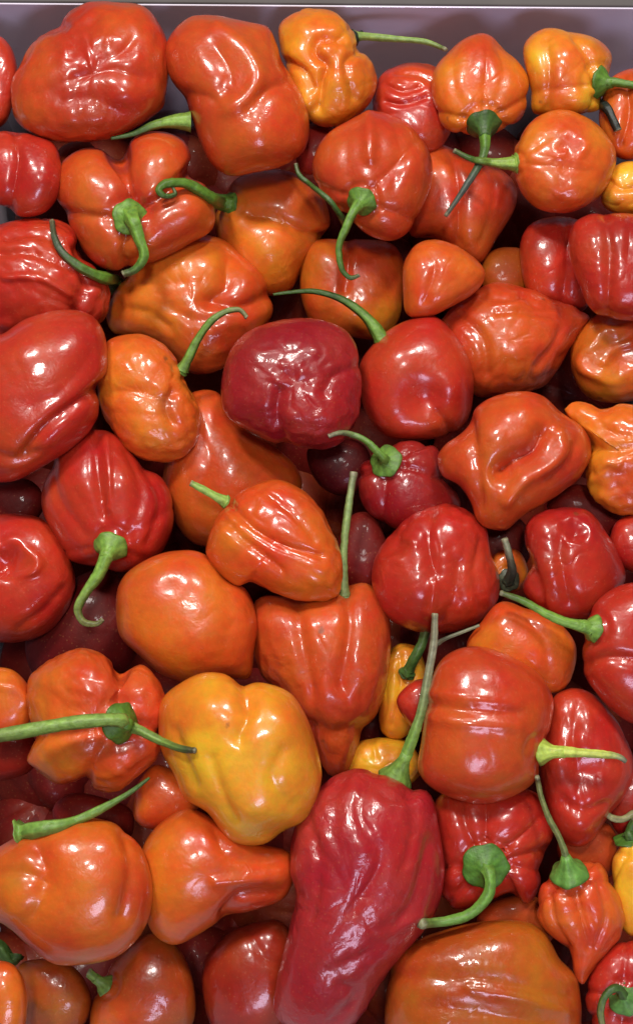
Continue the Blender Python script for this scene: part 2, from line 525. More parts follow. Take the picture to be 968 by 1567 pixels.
def build_body(p, rs):
    V, n, C = shape(p, rs)
    d0 = p['d']; s = d0 / F
    c = at(p['cx'], p['cy'], d0)
    w = -ray(p['cx'], p['cy']); w /= np.linalg.norm(w)
    P3 = at(V[..., 0] + p['cx'], V[..., 1] + p['cy'], d0) + V[..., 2:3] * s * w
    P3[..., 1] = np.where(P3[..., 1] > WALL_Y - 0.0015, WALL_Y - 0.0015 - 0.02 * (P3[..., 1] - WALL_Y), P3[..., 1]) if p['cy'] < 200 else P3[..., 1]
    p['P3'] = P3; p['V'] = V
    nn = n[..., 0:1] * CX - n[..., 1:2] * CY + n[..., 2:3] * w
    p['N3'] = nn
    base = c - w * p['thick'] * s * p['rb'] * 0.8
    p['origin'] = base
    loc = (P3 - base).reshape(-1, 3)
    caps = [list(range(NPH))[::-1], [(NTH - 1) * NPH + k for k in range(NPH)]]
    return np_mesh('body', loc, QB[:, ::-1] if True else QB, [cc[::-1] for cc in caps], C.reshape(-1, 3), SKIN[p['skin']])


def frame(t, up):
    t = t / np.linalg.norm(t)
    a = np.cross(up, t)
    if np.linalg.norm(a) < 1e-6:
        a = np.cross(np.array([1.0, 0.2, 0]), t)
    a /= np.linalg.norm(a)
    return a, np.cross(t, a)


def mixc(a, b, t):
    return np.array(a) * (1 - t) + np.array(b) * t


def tube_mesh(pts, rad, cols, origin, rs, name='stem', ribs=0.13):
    pts = np.asarray(pts); m = len(pts); nc = 14
    T = np.gradient(pts, axis=0)
    a, b = frame(T[0], np.array([0.3, 0.2, 1.0]))
    rows = []; cc = []; k0 = rs.uniform(0, 6)
    ph = np.linspace(0, 2 * np.pi, nc, endpoint=False)
    for i in range(m):
        t = T[i] / np.linalg.norm(T[i])
        a = a - t * (a @ t); a /= np.linalg.norm(a); b = np.cross(t, a)
        rr = rad[i] * (1 + ribs * np.cos(5 * ph + i * 0.03 + k0) + 0.05 * math.sin(i * 0.45 + k0) + 0.015 * rs.normal())
        rows.append(pts[i] + (np.cos(ph) * rr)[:, None] * a + (np.sin(ph) * rr)[:, None] * b)
        cc.append(np.repeat(cols[i][None], nc, 0) * (1 + 0.24 * np.cos(5 * ph + 1 + i * 0.03))[:, None])
    V = np.concatenate(rows) - origin
    return np_mesh(name, V, grid_faces(m, nc), [list(range(nc))[::-1], [(m - 1) * nc + k for k in range(nc)]], np.concatenate(cc), STEM)


def calyx_mesh(base, axis, r, rw, hgt, col, origin, rs, sag=0.25):
    """lobed green cap: flares over the shoulder of the fruit, narrows to the stem"""
    a, b = frame(axis, np.array([0.1, 0.9, 0.3])); axis = axis / np.linalg.norm(axis)
    nc = 40; ph = np.linspace(0, 2 * np.pi, nc, endpoint=False)
    k = rs.uniform(0, 6.28)
    prof = [(0.55, -0.30), (0.88, -0.26), (1.00, -0.14), (1.03, 0.00), (0.97, 0.12), (0.88, 0.22), (0.76, 0.34), (0.62, 0.50), (0.47, 0.72), (0.34, 0.98), (0.24, 1.3)]
    rows = []; cc = []
    for j, (pr, pz) in enumerate(prof):
        f = max(0, 1 - abs(j - 3) / 3.5)
        wav = 1 + f * (0.035 * np.cos(5 * ph + k) + 0.02 * np.cos(9 * ph + 2 * k)) + 0.015 * np.cos(5 * ph + k)
        rad = max(pr * r, rw * (0.98 if pz > 0.5 else 0)) * wav
        z = pz * hgt if pz > 0 else pz * r * sag * 2
        zz = z + f * r * 0.05 * np.sin(5 * ph + k)
        rows.append(base + axis * zz[:, None] + (np.cos(ph) * rad)[:, None] * a + (np.sin(ph) * rad)[:, None] * b)
        edge = f
        cc.append(np.repeat((mixc(col, np.array(col) * (0.62, 0.66, 0.6), edge * 0.8))[None], nc, 0) * (1 + 0.15 * np.cos(10 * ph + k))[:, None])
    V = np.concatenate(rows) - origin
    return np_mesh('calyx', V, grid_faces(len(prof), nc), [list(range(nc))[::-1], [(len(prof) - 1) * nc + q for q in range(nc)]], np.concatenate(cc), STEM)


def near_at(x, y, rad=2):
    i, j = int(round((x - GX0) / CELL)), int(round((y - GY0) / CELL))
    a = NEAR[max(j - rad, 0):j + rad + 1, max(i - rad, 0):i + rad + 1]
    return float(a.min()) if a.size else 9.0


def stem_path(st, d_base, follow=True, own=None):
    """st['pts'] are (x, y, lift px); returns world points, s"""
    pts = [tuple(q) + ((0,) if len(q) == 2 else ()) for q in st['pts']]
    x = np.array([q[0] for q in pts], float); y = np.array([q[1] for q in pts], float); lf = np.array([q[2] for q in pts], float)
    q = catmull(np.stack([x, y, lf], 1), 9)
    s = d_base / F
    m = len(q); t = np.linspace(0, 1, m)
    w = 0.79 * (st['w'][0] * (1 - t) + st['w'][1] * t)
    d = d_base - q[:, 2] * s
    if follow:
        rest = np.array([near_at(q[i, 0], q[i, 1], 1) - (w[i] + 2) * s for i in range(m)])
        lim = d - (0.0 if st.get('low') else 0.0)
        rest[: max(2, m // 7)] = 9
        for _ in range(6):
            rp = np.pad(rest, 1, mode='edge')
            rest = np.minimum(rest, 0.5 * (rp[:-2] + rp[2:]) + 0.0002) if False else rest
        d = np.minimum(lim, rest)
        for _ in range(5):
            dp = np.pad(d, 1, mode='edge')
            d = 0.25 * dp[:-2] + 0.5 * d + 0.25 * dp[2:]
            d[0] = lim[0]
    return q, d, w, s, t


def add_stem(p, st, root, rs):
    cx, cy = st['c']
    V, P3, N3 = p['V'], p['P3'], p['N3']
    fr = V[..., 2] > -p['rb'] * st.get('back', 0.25)
    dd = np.hypot(V[..., 0] + p['cx'] - cx, V[..., 1] + p['cy'] - cy) + np.where(fr, 0, 1e6)
    k = np.unravel_index(np.argmin(dd), dd.shape)
    b3 = P3[k]; nn = N3[k]; nn = nn / np.linalg.norm(nn)
    d_base = float((b3 - CO) @ CZ)
    s = d_base / F
    d_base -= st.get('up', 0) * s
    b3 = at(float(cx), float(cy), d_base)
    st = dict(st)
    st['pts'] = [(cx, cy, 0)] + list(st['pts'])
    q, d, w, s, t = stem_path(st, d_base, not st.get('low'))
    P = at(q[:, 0], q[:, 1], d)
    dirn = P[min(7, len(P) - 1)] - P[0]; dirn /= np.linalg.norm(dirn)
    kk = st.get('nrm', 0.5)
    ax = nn * kk + dirn * (1 - kk); ax /= np.linalg.norm(ax)
    r = st['r'] * s
    c0, c1 = np.array(st.get('col', GREEN)), np.array(st.get('tip', st.get('col', GREEN)))
    tt = np.clip((t - st.get('tp', 0.55)) / 0.35, 0, 1)[:, None]
    cols = c0 * (1 - tt) + c1 * tt
    dry = np.clip((t - 0.80) / 0.2, 0, 1)[:, None] * 0.6 * (c0[1] > 0.1)
    cols = cols * (1 - dry) + np.array((0.13, 0.10, 0.05)) * dry
    org = p['origin']
    hgt = r * st.get('h', 1.0)
    if r > 0:
        me = calyx_mesh(b3, ax, r, w[0] * s, hgt, st.get('cal', st.get('col', GREEN)), org, rs, st.get('sag', 0.25))
        link('calyx', me, root)
        # start the stem along the calyx axis
        bl = np.exp(-np.linalg.norm(P - P[0], axis=1) / (hgt * 0.9 + 1e-6))[:, None]
        P = P * (1 - bl) + (b3 + ax * (np.linalg.norm(P - P[0], axis=1)[:, None] + hgt * 0.3)) * bl
    rad = w * s
    rad = rad * (1 + 0.55 * np.exp(-t * 9))
    rad[-3:] *= np.array([1.0, 1.12, 0.95])
    P = P + rs.normal(size=P.shape) * 0.00003
    cols[-2:] = mixc(cols[-1], (0.30, 0.28, 0.17), 0.6)
    link('stem', tube_mesh(P, rad, cols, org, rs), root)
    for j in range(len(P)):
        i_, j_ = int(round((q[j, 0] - GX0) / CELL)), int(round((q[j, 1] - GY0) / CELL))
        if 0 <= i_ < GW and 0 <= j_ < GH:
            NEAR[j_, i_] = min(NEAR[j_, i_], d[j] - w[j] * s)
# ------------------------------------------------------------------ the peppers (photo pixels); level 0 lies on top, sunk ones have shade in their colour
P('A1', 0, 13, RO, [(18,134),(31,103),(57,62),(90,44),(106,20),(139,3),(176,2),(217,8),(243,36),(256,72),(258,119),(251,160),(230,181),(196,203),(155,216),(103,219),(57,207),(26,181)],
  'huge red orange pepper with a puckered ring near its top, against the crate wall',
  feats=[('r',118,72,24,9,4),('d',118,72,16,-6),('g',9,-6,[(98,42),(128,40),(150,28)]),('g',10,-5,[(150,95),(185,82),(205,60)]),('g',14,-7,[(120,118),(170,108),(215,120)]),('d',165,60,10,4),('g',22,-7,[(95,150),(140,150),(180,170)]),('d',190,140,26,5)],
  blobs=[(120,80,45,R_,.5),(190,30,50,OR,.6),(130,150,50,RD,.4)], wr=1.5, skin='s')
P('A2', 0, 14, RO, [(258,77),(269,49),(294,26),(331,21),(382,28),(413,39),(426,67),(434,98),(449,119),(467,160),(470,196),(460,227),(429,248),(393,261),(351,271),(320,253),(305,222),(294,181),(284,150),(263,114)],
  'big red pepper with a raised S shaped shoulder, beside the lumpy yellow orange one',
  feats=[('g',13,9,[(335,45),(372,75),(392,115),(378,150),(345,165)]),('g',16,-8,[(330,75),(352,110),(345,138)]),('g',11,-8,[(440,125),(405,140),(380,165)]),('d',390,205,30,5),('g',14,-6,[(290,145),(320,150),(340,165)])],
  blobs=[(300,80,50,R_,.4),(420,235,50,OR,.7),(440,170,40,O_,.5),(350,250,40,OR,.5)], wr=.7, skin='s', stems=[])
P('A3', 1, 8, (0.68,0.165,0.014), [(426,42),(445,22),(480,14),(515,22),(538,50),(548,75),(568,95),(577,125),(568,155),(545,178),(515,192),(480,188),(455,160),(440,110),(430,75)],
  'lumpy yellow orange pepper with a long pale green stem reaching over the lilac wall',
  feats=[('g',7,-13,[(520,60),(490,62),(482,85),(500,100),(492,125),(486,165)]),('g',7,-10,[(440,95),(465,110),(478,135)]),('d',520,120,24,8),('d',465,45,20,7),('d',472,155,14,7),('g',7,-9,[(548,80),(528,100),(540,150)]),('d',498,75,12,5),('d',455,80,16,5)],
  blobs=[(465,150,38,Y_,.8),(545,135,40,OR,.7),(490,90,20,OR,.4)], wr=1.5, bumpy=1.4,
  stems=[dict(c=(540,58), r=13, pts=[(562,57,10),(610,60,22),(650,64,25),(682,76,25)], w=(8,4), col=(0.22,0.33,0.08), tip=DGREEN, cal=BLACK, nrm=.8, tp=.8)])
P('A4', 2, 3, R_, [(568,165),(580,118),(615,99),(655,100),(690,125),(695,180),(670,230),(625,228),(585,210)],
  'ribbed red pepper squeezed between the lumpy yellow orange and the top shaped orange one',
  feats=[('g',5,-5,[(590,130),(615,140),(640,135)]),('g',5,-5,[(590,155),(615,160),(650,150)]),('g',5,-5,[(605,112),(640,115),(660,125)])], blobs=[(640,115,35,OR,.7)], wr=1.2, skin='s')
P('A5', 1, 8, O_, [(661,108),(690,72),(722,52),(750,52),(775,77),(799,103),(809,134),(801,176),(778,199),(747,211),(706,209),(675,191),(660,155)],
  'orange top shaped pepper with a curved stem ending in a dry dark tip',
  feats=[('g',14,-4,[(760,70),(770,110),(750,170)]),('g',14,-3,[(690,85),(695,130),(715,175)])],
  blobs=[(735,65,40,RO,.7),(785,165,35,RO,.6),(720,150,35,YO,.3)], lobes=(738,188,6,6,.3), wr=.7,
  stems=[dict(c=(739,190), r=26, pts=[(741,208,14),(738,240,20),(712,285,24),(681,331,20)], w=(12,3.5), col=GREEN, tip=(0.07,0.09,0.07), cal=DGREEN, nrm=.45, tp=.35, h=.9)])
P('A6', 1, 8, YO, [(799,80),(808,57),(835,41),(871,43),(912,55),(934,77),(936,103),(924,134),(917,170),(871,180),(830,180),(811,170),(807,124)],
  'blocky yellow orange pepper with a green stem, in front of the back wall',
  feats=[('g',7,-7,[(880,60),(900,90),(908,125)]),('g',9,-6,[(835,60),(840,110),(835,165)]),('d',885,150,22,6),('d',865,85,20,4)],
  blobs=[(845,125,34,RO,.5),(920,75,20,R_,.5),(885,155,28,Y_,.6)], wr=.8, lobes=(922,128,5,5,.2),
  stems=[dict(c=(917,126), r=24, pts=[(935,124,10),(968,130,12),(1010,134,12)], w=(9,7), col=GREEN, nrm=.6, h=.7),
         dict(c=(921,160), r=0, pts=[(930,168,12),(938,185,18),(945,200,18)], w=(8,7), col=BLACK, tip=BLACK, nrm=.6)])
P('A7', 2, 2, OR, [(920,150),(935,118),(975,105),(1015,125),(1025,180),(1003,225),(970,245),(938,235),(918,195)],
  'orange pepper cut off by the frame, below the blocky one with the withered black sepal',
  feats=[('g',7,-6,[(955,120),(962,170),(950,220)]),('d',975,150,16,5)], wr=1.0)
P('A8', 0, 11, O_, [(785,243),(791,212),(814,181),(855,167),(897,179),(928,207),(942,238),(934,274),(912,305),(866,326),(824,320),(798,291)],
  'round orange pepper with a short stem pointing sideways, under the blocky yellow orange one',
  feats=[('r',868,222,22,8,3),('d',866,222,14,-4),('d',885,295,22,4)],
  blobs=[(855,285,50,RO,.4),(840,200,40,YO,.25)], lobes=(788,248,6,3,.5), wr=1.0, bumpy=1.2,
  stems=[dict(c=(788,250), r=15, pts=[(768,250,4),(748,248,4),(722,244,2),(693,230,0)], w=(11,4), col=(0.25,0.38,0.06), tip=DGREEN, nrm=.3, tp=.4, h=.4)])
P('A9', 2, 2, YO, [(918,292),(930,262),(960,246),(1005,250),(1024,285),(1004,322),(950,328),(922,316)],
  'yellowish pepper at the photo edge beside the round orange one, marbled with green',
  feats=[('d',945,300,14,5),('g',6,-5,[(930,275),(950,290),(975,285)])], blobs=[(930,310,20,(0.35,0.30,0.03),.5),(990,280,30,Y_,.6)], wr=1.2)
P('A10', 0, 12, RO, [(477,248),(494,212),(525,189),(561,173),(597,173),(633,191),(654,222),(660,269),(650,310),(630,351),(597,368),(561,358),(530,333),(499,305),(480,279)],
  'large glossy red bell like pepper whose green stem forks in two',
  feats=[('g',14,-4,[(600,180),(612,230),(600,290)]),('g',14,-3,[(535,195),(530,240),(540,290)]),('g',10,8,[(565,180),(566,240)]),('d',625,250,24,6)],
  blobs=[(560,200,40,RO,.5),(600,330,40,R_,.5),(520,270,40,R_,.5)], lobes=(551,308,4,7,.4), wr=.6, skin='s',
  stems=[dict(c=(553,308), r=23, pts=[(541,322,16),(528,350,18),(518,378,14),(522,410,10),(535,425,8),(550,421,8)], w=(9,3.5), col=(0.13,0.26,0.035), tip=DGREEN, nrm=.5, h=.6, tp=.4),
         dict(c=(530,345), r=0, pts=[(522,332,16),(505,308,18),(478,285,16),(458,268,14),(452,250,12)], w=(6,4), col=DGREEN, tip=DGREEN)])
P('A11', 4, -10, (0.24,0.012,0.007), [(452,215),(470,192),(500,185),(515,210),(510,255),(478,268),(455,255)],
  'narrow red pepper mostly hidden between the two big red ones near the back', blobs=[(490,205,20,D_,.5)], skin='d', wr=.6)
P('A12', 2, 4, RO, [(640,240),(665,222),(690,227),(726,243),(757,258),(785,284),(785,320),(757,365),(733,402),(695,385),(664,365),(625,358),(625,290)],
  'red orange wedge shaped pepper under the dry tip of the curved stem',
  feats=[('g',9,-6,[(690,240),(700,290),(700,370)]),('d',665,265,22,5),('g',8,-4,[(750,265),(755,310),(735,370)])], blobs=[(690,250,40,O_,.5),(700,360,40,OR,.6)], wr=.8)
P('A13', 1, 8, R_, [(-45,230),(-15,205),(21,199),(52,207),(83,222),(92,258),(90,294),(68,325),(31,333),(5,318),(-30,300),(-50,270)],
  'glossy red ribbed pepper under the huge one with the puckered ring',
  feats=[('g',10,-8,[(25,200),(28,250),(15,320)]),('d',65,270,24,5)], wr=.6, skin='s', blobs=[(75,280,30,RD,.4)])
P('A14', 2, 3, R_, [(-50,100),(-30,65),(-5,55),(15,72),(26,105),(24,155),(8,190),(-25,195),(-50,160)],
  'red pepper cut off at the photo corner, left of the huge puckered one', wr=.5, skin='s')
P('B1', 1, 7, RO, [(85,289),(96,253),(124,232),(155,230),(182,240),(205,212),(243,203),(279,212),(294,238),(294,263),(317,285),(329,320),(323,352),(289,372),(235,398),(170,413),(134,393),(114,356),(93,320)],
  'three lobed red orange pepper with a fat green calyx in its middle',
  feats=[('g',16,-22,[(182,238),(196,280),(204,320)]),('g',12,-18,[(298,262),(262,290),(222,322)]),('g',10,-9,[(90,325),(140,330),(180,335)]),('d',240,240,34,11),('d',130,270,36,9),('d',290,320,26,9),('g',9,-9,[(200,345),(190,380),(195,410)])],
  blobs=[(205,320,52,R_,.8),(245,230,35,OR,.7),(130,270,40,O_,.4),(300,325,25,O_,.6)], wr=.9, skin='s',
  stems=[dict(c=(199,333), r=27, pts=[(206,345,20),(214,368,24),(221,392,22),(208,412,18),(188,420,14)], w=(14,6), col=(0.15,0.30,0.04), tip=DGREEN, nrm=.6, h=.6, tp=.55)])
P('B2', 2, 8, O_, [(330,335),(345,300),(365,275),(400,262),(440,262),(475,280),(498,310),(503,350),(480,385),(462,410),(440,445),(400,450),(360,430),(338,385)],
  'bright orange two lobed pepper with a green stem that curls into a tendril',
  feats=[('g',12,-13,[(508,365),(465,355),(420,335),(385,330)]),('d',435,300,36,7),('d',405,370,34,7)], blobs=[(400,360,40,YO,.5),(470,300,40,OR,.3)], wr=.6,
  stems=[dict(c=(352,312), r=18, pts=[(332,308,8),(312,295,14),(285,281,18),(255,281,20),(243,291,20),(252,300,20),(268,297,20),(263,284,22)], w=(12,2.5), col=GREEN, tip=DGREEN, nrm=.2, h=.6, tp=.4)])
P('B3', 2, 5, OR, [(463,450),(463,400),(478,373),(520,366),(560,366),(600,375),(618,405),(616,460),(607,495),(580,520),(520,512),(480,495)],
  'squarish orange pepper below the forked stem, its side turning yellow',
  feats=[('g',8,-8,[(530,368),(532,400),(528,445)]),('d',492,390,22,5),('d',585,390,22,5)], blobs=[(600,480,34,YO,.7),(520,420,30,R_,.4)], wr=.7)
P('B4', 1, 4, OR, [(618,440),(621,400),(640,372),(668,366),(702,376),(732,398),(742,422),(722,452),(680,476),(650,487),(622,480)],
  'small smooth orange pepper shaped like a rounded wedge beside the squarish one',
  feats=[('g',10,-4,[(650,380),(665,410),(650,460)]),('d',672,410,20,4)], wr=.6)
P('B5', 1, 8, R_, [(872,390),(878,350),(900,332),(935,326),(985,328),(1040,350),(1045,420),(1020,480),(960,494),(908,482),(885,440)],
  'deep red ribbed pepper at the photo edge under the yellowish one',
  feats=[('g',10,-8,[(925,330),(932,390),(928,480)]),('g',8,-4,[(965,335),(960,390)])], blobs=[(950,350,45,D_,.6)], wr=1.1, skin='s')
P('B6', 2, 6, R_, [(794,390),(803,352),(832,334),(880,334),(915,370),(915,430),(895,478),(850,474),(808,452)],
  'smooth red pepper tucked against the deep red ribbed one',
  feats=[('g',9,-6,[(865,340),(866,400),(860,460)])], blobs=[(830,420,40,RO,.6)], wr=.5, skin='s')
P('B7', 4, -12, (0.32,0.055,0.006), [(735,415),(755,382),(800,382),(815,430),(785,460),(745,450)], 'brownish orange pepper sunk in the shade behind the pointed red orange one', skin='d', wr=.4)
P('C1', 1, 8, R_, [(-45,400),(-20,355),(0,343),(40,333),(90,336),(116,354),(130,392),(165,425),(170,470),(140,505),(90,510),(40,510),(-10,520),(-50,470)],
  'very shiny red pepper with many fine parallel wrinkles catching the light',
  feats=[('g',6,-8,[(10,365),(60,360),(100,385)]),('g',5,-8,[(0,390),(50,390),(110,415)]),('g',6,7,[(10,425),(60,425),(105,450)]),('g',12,-9,[(120,380),(130,430),(110,490)]),('d',60,420,45,6)], blobs=[(70,350,50,RO,.6)], wr=2.4, wdir=.7, skin='s')
P('C2', 0, 11, R_, [(-50,560),(-30,520),(5,512),(40,488),(90,475),(135,480),(160,510),(166,560),(152,595),(147,640),(112,682),(60,715),(15,737),(-30,725),(-60,650)],
  'large smooth red pepper with a diagonal fold, just below the shiny wrinkled one',
  feats=[('g',9,-12,[(155,592),(105,625),(70,652),(40,690)]),('g',20,-5,[(140,545),(90,600),(50,620)]),('d',45,540,34,5),('g',8,-6,[(-10,690),(30,700),(60,690)])], blobs=[(120,520,50,RD,.4),(30,690,40,OR,.3)], wr=.5, skin='s')
P('C3', 1, 9, O_, [(165,485),(170,454),(196,418),(215,378),(240,362),(290,361),(335,366),(360,380),(385,405),(413,438),(418,475),(400,505),(370,535),(345,560),(315,571),(289,568),(258,542),(227,521),(178,511)],
  'large dented orange pepper whose curved stem lies over the shiny wrinkled red one',
  feats=[('g',16,-13,[(350,400),(345,440),(320,460)]),('g',12,-10,[(325,462),(370,470),(412,450)]),('g',9,-6,[(185,470),(230,480),(260,500)]),('d',290,400,40,6),('d',378,425,24,6),('g',8,-5,[(260,470),(300,490),(330,485)])],
  blobs=[(290,400,50,YO,.35),(310,510,60,R_,.65),(390,450,36,RO,.6),(200,480,40,RO,.4)], wr=.9, skin='s', lobes=(182,436,6,4,.9),
  stems=[dict(c=(183,442), r=16, pts=[(176,430,14),(150,422,24),(122,408,28),(97,388,28),(84,365,26),(80,338,26)], w=(12,4.5), col=GREEN, tip=(0.05,0.08,0.04), nrm=.2, h=1.2, tp=.35)])
P('C4', 0, 13, O_, [(144,570),(150,540),(173,517),(213,509),(250,523),(272,550),(287,590),(305,625),(306,665),(290,695),(250,708),(205,696),(175,662),(155,622),(150,590)],
  'small orange pepper with crinkled skin, a bruised hollow and a hooked green stem',
  feats=[('g',9,-9,[(266,600),(254,622),(262,645)]),('d',215,550,35,4),('d',210,660,30,5),('g',10,-5,[(170,600),(215,600),(240,610)])], blobs=[(255,618,18,(0.30,0.09,0.03),.6),(270,670,40,RO,.5),(200,560,45,YO,.25)], wr=2.1, skin='w',
  stems=[dict(c=(277,568), r=11, pts=[(288,548,8),(302,520,14),(322,492,22),(345,477,24),(366,474,24),(378,486,24)], w=(9,4), col=(0.14,0.26,0.04), tip=OLIVE, nrm=.2, h=.6, tp=.5)])
P('C5', 0, 12, (0.31,0.013,0.017), [(342,600),(345,560),(360,525),(393,500),(445,489),(500,491),(538,513),(553,555),(552,600),(543,645),(512,683),(465,688),(420,683),(380,658),(350,635)],
  'dark crimson blocky pepper with crinkled star shaped highlights',
  feats=[('r',443,572,16,7,3.5),('g',12,-10,[(440,690),(425,640),(430,600)]),('g',9,-7,[(548,560),(510,575),(495,600)]),('d',475,545,24,5),('d',390,545,24,5),('d',490,640,26,6)],
  blobs=[(480,610,50,R_,.35),(400,520,40,M_,.3)], wr=1.5, skin='w')
P('C6', 1, 9, R_, [(550,560),(568,530),(600,500),(640,484),(672,486),(702,520),(720,560),(723,600),(716,640),(692,667),(640,675),(590,667),(563,637),(551,600)],
  'round red pepper with one deep smooth hollow, touching the dark crimson one',
  feats=[('d',650,615,36,-20),('g',8,-6,[(690,668),(683,650),(672,635)]),('d',690,590,22,5),('d',610,550,30,5)], blobs=[(600,520,40,RO,.4),(690,540,40,RO,.5)], wr=.7, skin='s', bumpy=.8)
P('C7', 1, 8, RO, [(668,500),(690,470),(720,450),(755,432),(800,439),(855,458),(902,484),(884,516),(865,545),(840,585),(800,604),(760,608),(722,604),(695,575),(675,535)],
  'red orange pepper drawn out to a sharp tip pointing at the ringed orange one',
  feats=[('g',7,-7,[(860,480),(850,520),(820,560)]),('g',9,-7,[(700,480),(740,520),(745,570)]),('d',775,470,24,6),('g',6,-6,[(740,455),(775,462),(800,450)]),('g',6,-7,[(760,480),(800,478),(845,485)]),('g',6,-5,[(800,452),(820,470),(860,470)]),('d',785,530,40,6)], blobs=[(775,520,55,O_,.6),(860,480,34,R_,.5)], wr=1.5, skin='s')
P('C8', 1, 10, (0.64,0.10,0.013), [(872,548),(884,505),(915,481),(960,475),(1012,485),(1034,540),(1022,592),(980,613),(930,617),(890,597)],
  'orange pepper with a raised ring around a shallow hollow, cut off by the frame',
  feats=[('r',945,540,44,9,7),('d',945,540,26,-8),('g',6,5,[(925,555),(940,535),(965,525)])], wr=1.2, blobs=[(960,520,40,RO,.4)])
P('C9', 1, 7, (0.68,0.155,0.014), [(860,628),(872,616),(893,614),(920,625),(960,622),(1012,640),(1034,700),(1014,765),(970,790),(925,777),(900,742),(896,708),(900,678),(888,655),(870,642)],
  'twisted yellow orange pepper with a thin curling nose, cut off by the frame',
  feats=[('g',10,-8,[(905,685),(935,690),(968,685)]),('g',8,-4,[(915,640),(930,660),(960,668)]),('d',945,735,26,-7),('r',945,735,34,9,5)], blobs=[(950,740,36,RO,.7),(940,650,30,O_,.5)], wr=1.6)
P('C10', 0, 12, RO, [(668,700),(680,679),(706,659),(721,630),(747,609),(788,602),(824,609),(855,633),(892,659),(903,692),(888,728),(861,750),(832,771),(800,790),(775,812),(750,812),(728,800),(716,769),(700,745),(675,728)],
  'crumpled red orange pepper with a deep winding crease across its middle',
  feats=[('g',13,-24,[(765,722),(785,705),(815,690),(828,665)]),('d',768,722,18,-10),('g',9,9,[(775,765),(800,735),(840,712),(858,690),(855,665)]),('g',10,-8,[(718,640),(730,700),(735,770)]),('d',800,640,34,9),('d',760,670,24,6),('g',9,-8,[(840,735),(870,705),(880,680)])],
  blobs=[(790,640,45,O_,.6),(810,690,24,R_,.5),(730,760,30,RO,.4)], wr=1.1, skin='s')
P('C11', 3, -4, D_, [(548,730),(560,700),(590,680),(640,673),(670,685),(682,730),(702,765),(690,795),(640,808),(600,812),(563,785)],
  'dark maroon pepper facing up, with a round green calyx and thin bent stem',
  lobes=(590,706,6,9,.2), wr=.9, blobs=[(600,720,50,R_,.15)],
  stems=[dict(c=(590,706), r=25, pts=[(586,700,20),(574,688,24),(556,672,24),(525,662,22),(502,668,22)], w=(9,4), col=(0.12,0.24,0.035), tip=GREY, nrm=.9, h=.4, tp=.6)])
P('D1', 1, 8, R_, [(62,759),(75,717),(93,681),(124,658),(160,660),(191,681),(217,712),(248,733),(266,769),(264,805),(245,847),(217,868),(181,876),(139,868),(103,857),(83,821),(66,790)],
  'glossy bright red ribbed pepper with a green stem curling at its end like a hook',
  feats=[('g',5,5,[(160,670),(165,710),(168,780)]),('g',10,-8,[(148,665),(150,720),(160,790)]),('g',13,-6,[(195,690),(215,750),(200,810)]),('g',12,-6,[(80,715),(95,770),(130,815)]),('d',118,740,28,6),('d',185,740,22,5),('g',9,-6,[(222,715),(245,770),(225,830)])],
  blobs=[(120,700,50,R_,.3)], wr=.3, skin='s', lobes=(170,836,5,4,.2),
  stems=[dict(c=(170,836), r=26, pts=[(163,850,14),(150,880,16),(132,905,18),(119,932,18),(128,952,18),(148,955,16),(158,948,16)], w=(13,4), col=(0.19,0.35,0.05), tip=OLIVE, nrm=.3, h=.9, tp=.35)])
P('D2', 2, -9, (0.56,0.072,0.011), [(254,745),(256,690),(266,635),(292,600),(332,598),(360,632),(385,658),(420,680),(455,715),(460,750),(425,785),(365,830),(305,830),(275,800)],
  'brownish orange pepper with a saddle shaped neck behind the crinkled bruised one',
  feats=[('g',20,-7,[(305,660),(320,700),(300,760)]),('d',350,715,34,5),('d',335,655,24,-4)], blobs=[(300,790,50,BO,.7)], wr=.6)
P('D3', 0, 12, OR, [(315,836),(328,795),(350,765),(382,742),(425,732),(465,750),(490,780),(510,820),(521,860),(516,905),(500,915),(465,917),(430,910),(402,898),(382,890),(362,897),(335,878),(318,855)],
  'bright orange crinkled pepper with a cut off pale green stem at its upper end',
  feats=[('g',7,-8,[(350,770),(390,810),(435,835),(490,850)]),('g',6,-6,[(345,795),(385,835),(430,870)]),('g',6,-5,[(400,750),(445,785),(480,825)]),('d',350,820,26,7),('d',490,880,26,6)],
  blobs=[(420,830,55,(0.62,0.065,0.012),.5)], thick=.75, wr=2.0, wdir=.7, skin='s',
  stems=[dict(c=(346,769), r=10, pts=[(330,760,8),(312,750,12),(291,739,14)], w=(9,6), col=(0.28,0.45,0.09), tip=(0.28,0.45,0.09), nrm=.1, h=.5)])
P('D4', 0, 9, OR, [(177,919),(186,888),(207,867),(243,847),(284,839),(320,849),(351,881),(382,903),(398,950),(391,996),(383,1038),(350,1037),(320,1040),(289,1047),(248,1035),(212,1004),(181,971)],
  'plump smooth orange pepper directly below the bright red one with the hooked stem',
  feats=[('g',18,-3,[(335,860),(350,920),(340,1000)]),('d',262,900,16,-3),('d',300,990,36,4),('d',355,960,10,-2)], blobs=[(225,900,40,RO,.4),(300,960,60,O_,.5)], wr=.7, bumpy=.9)
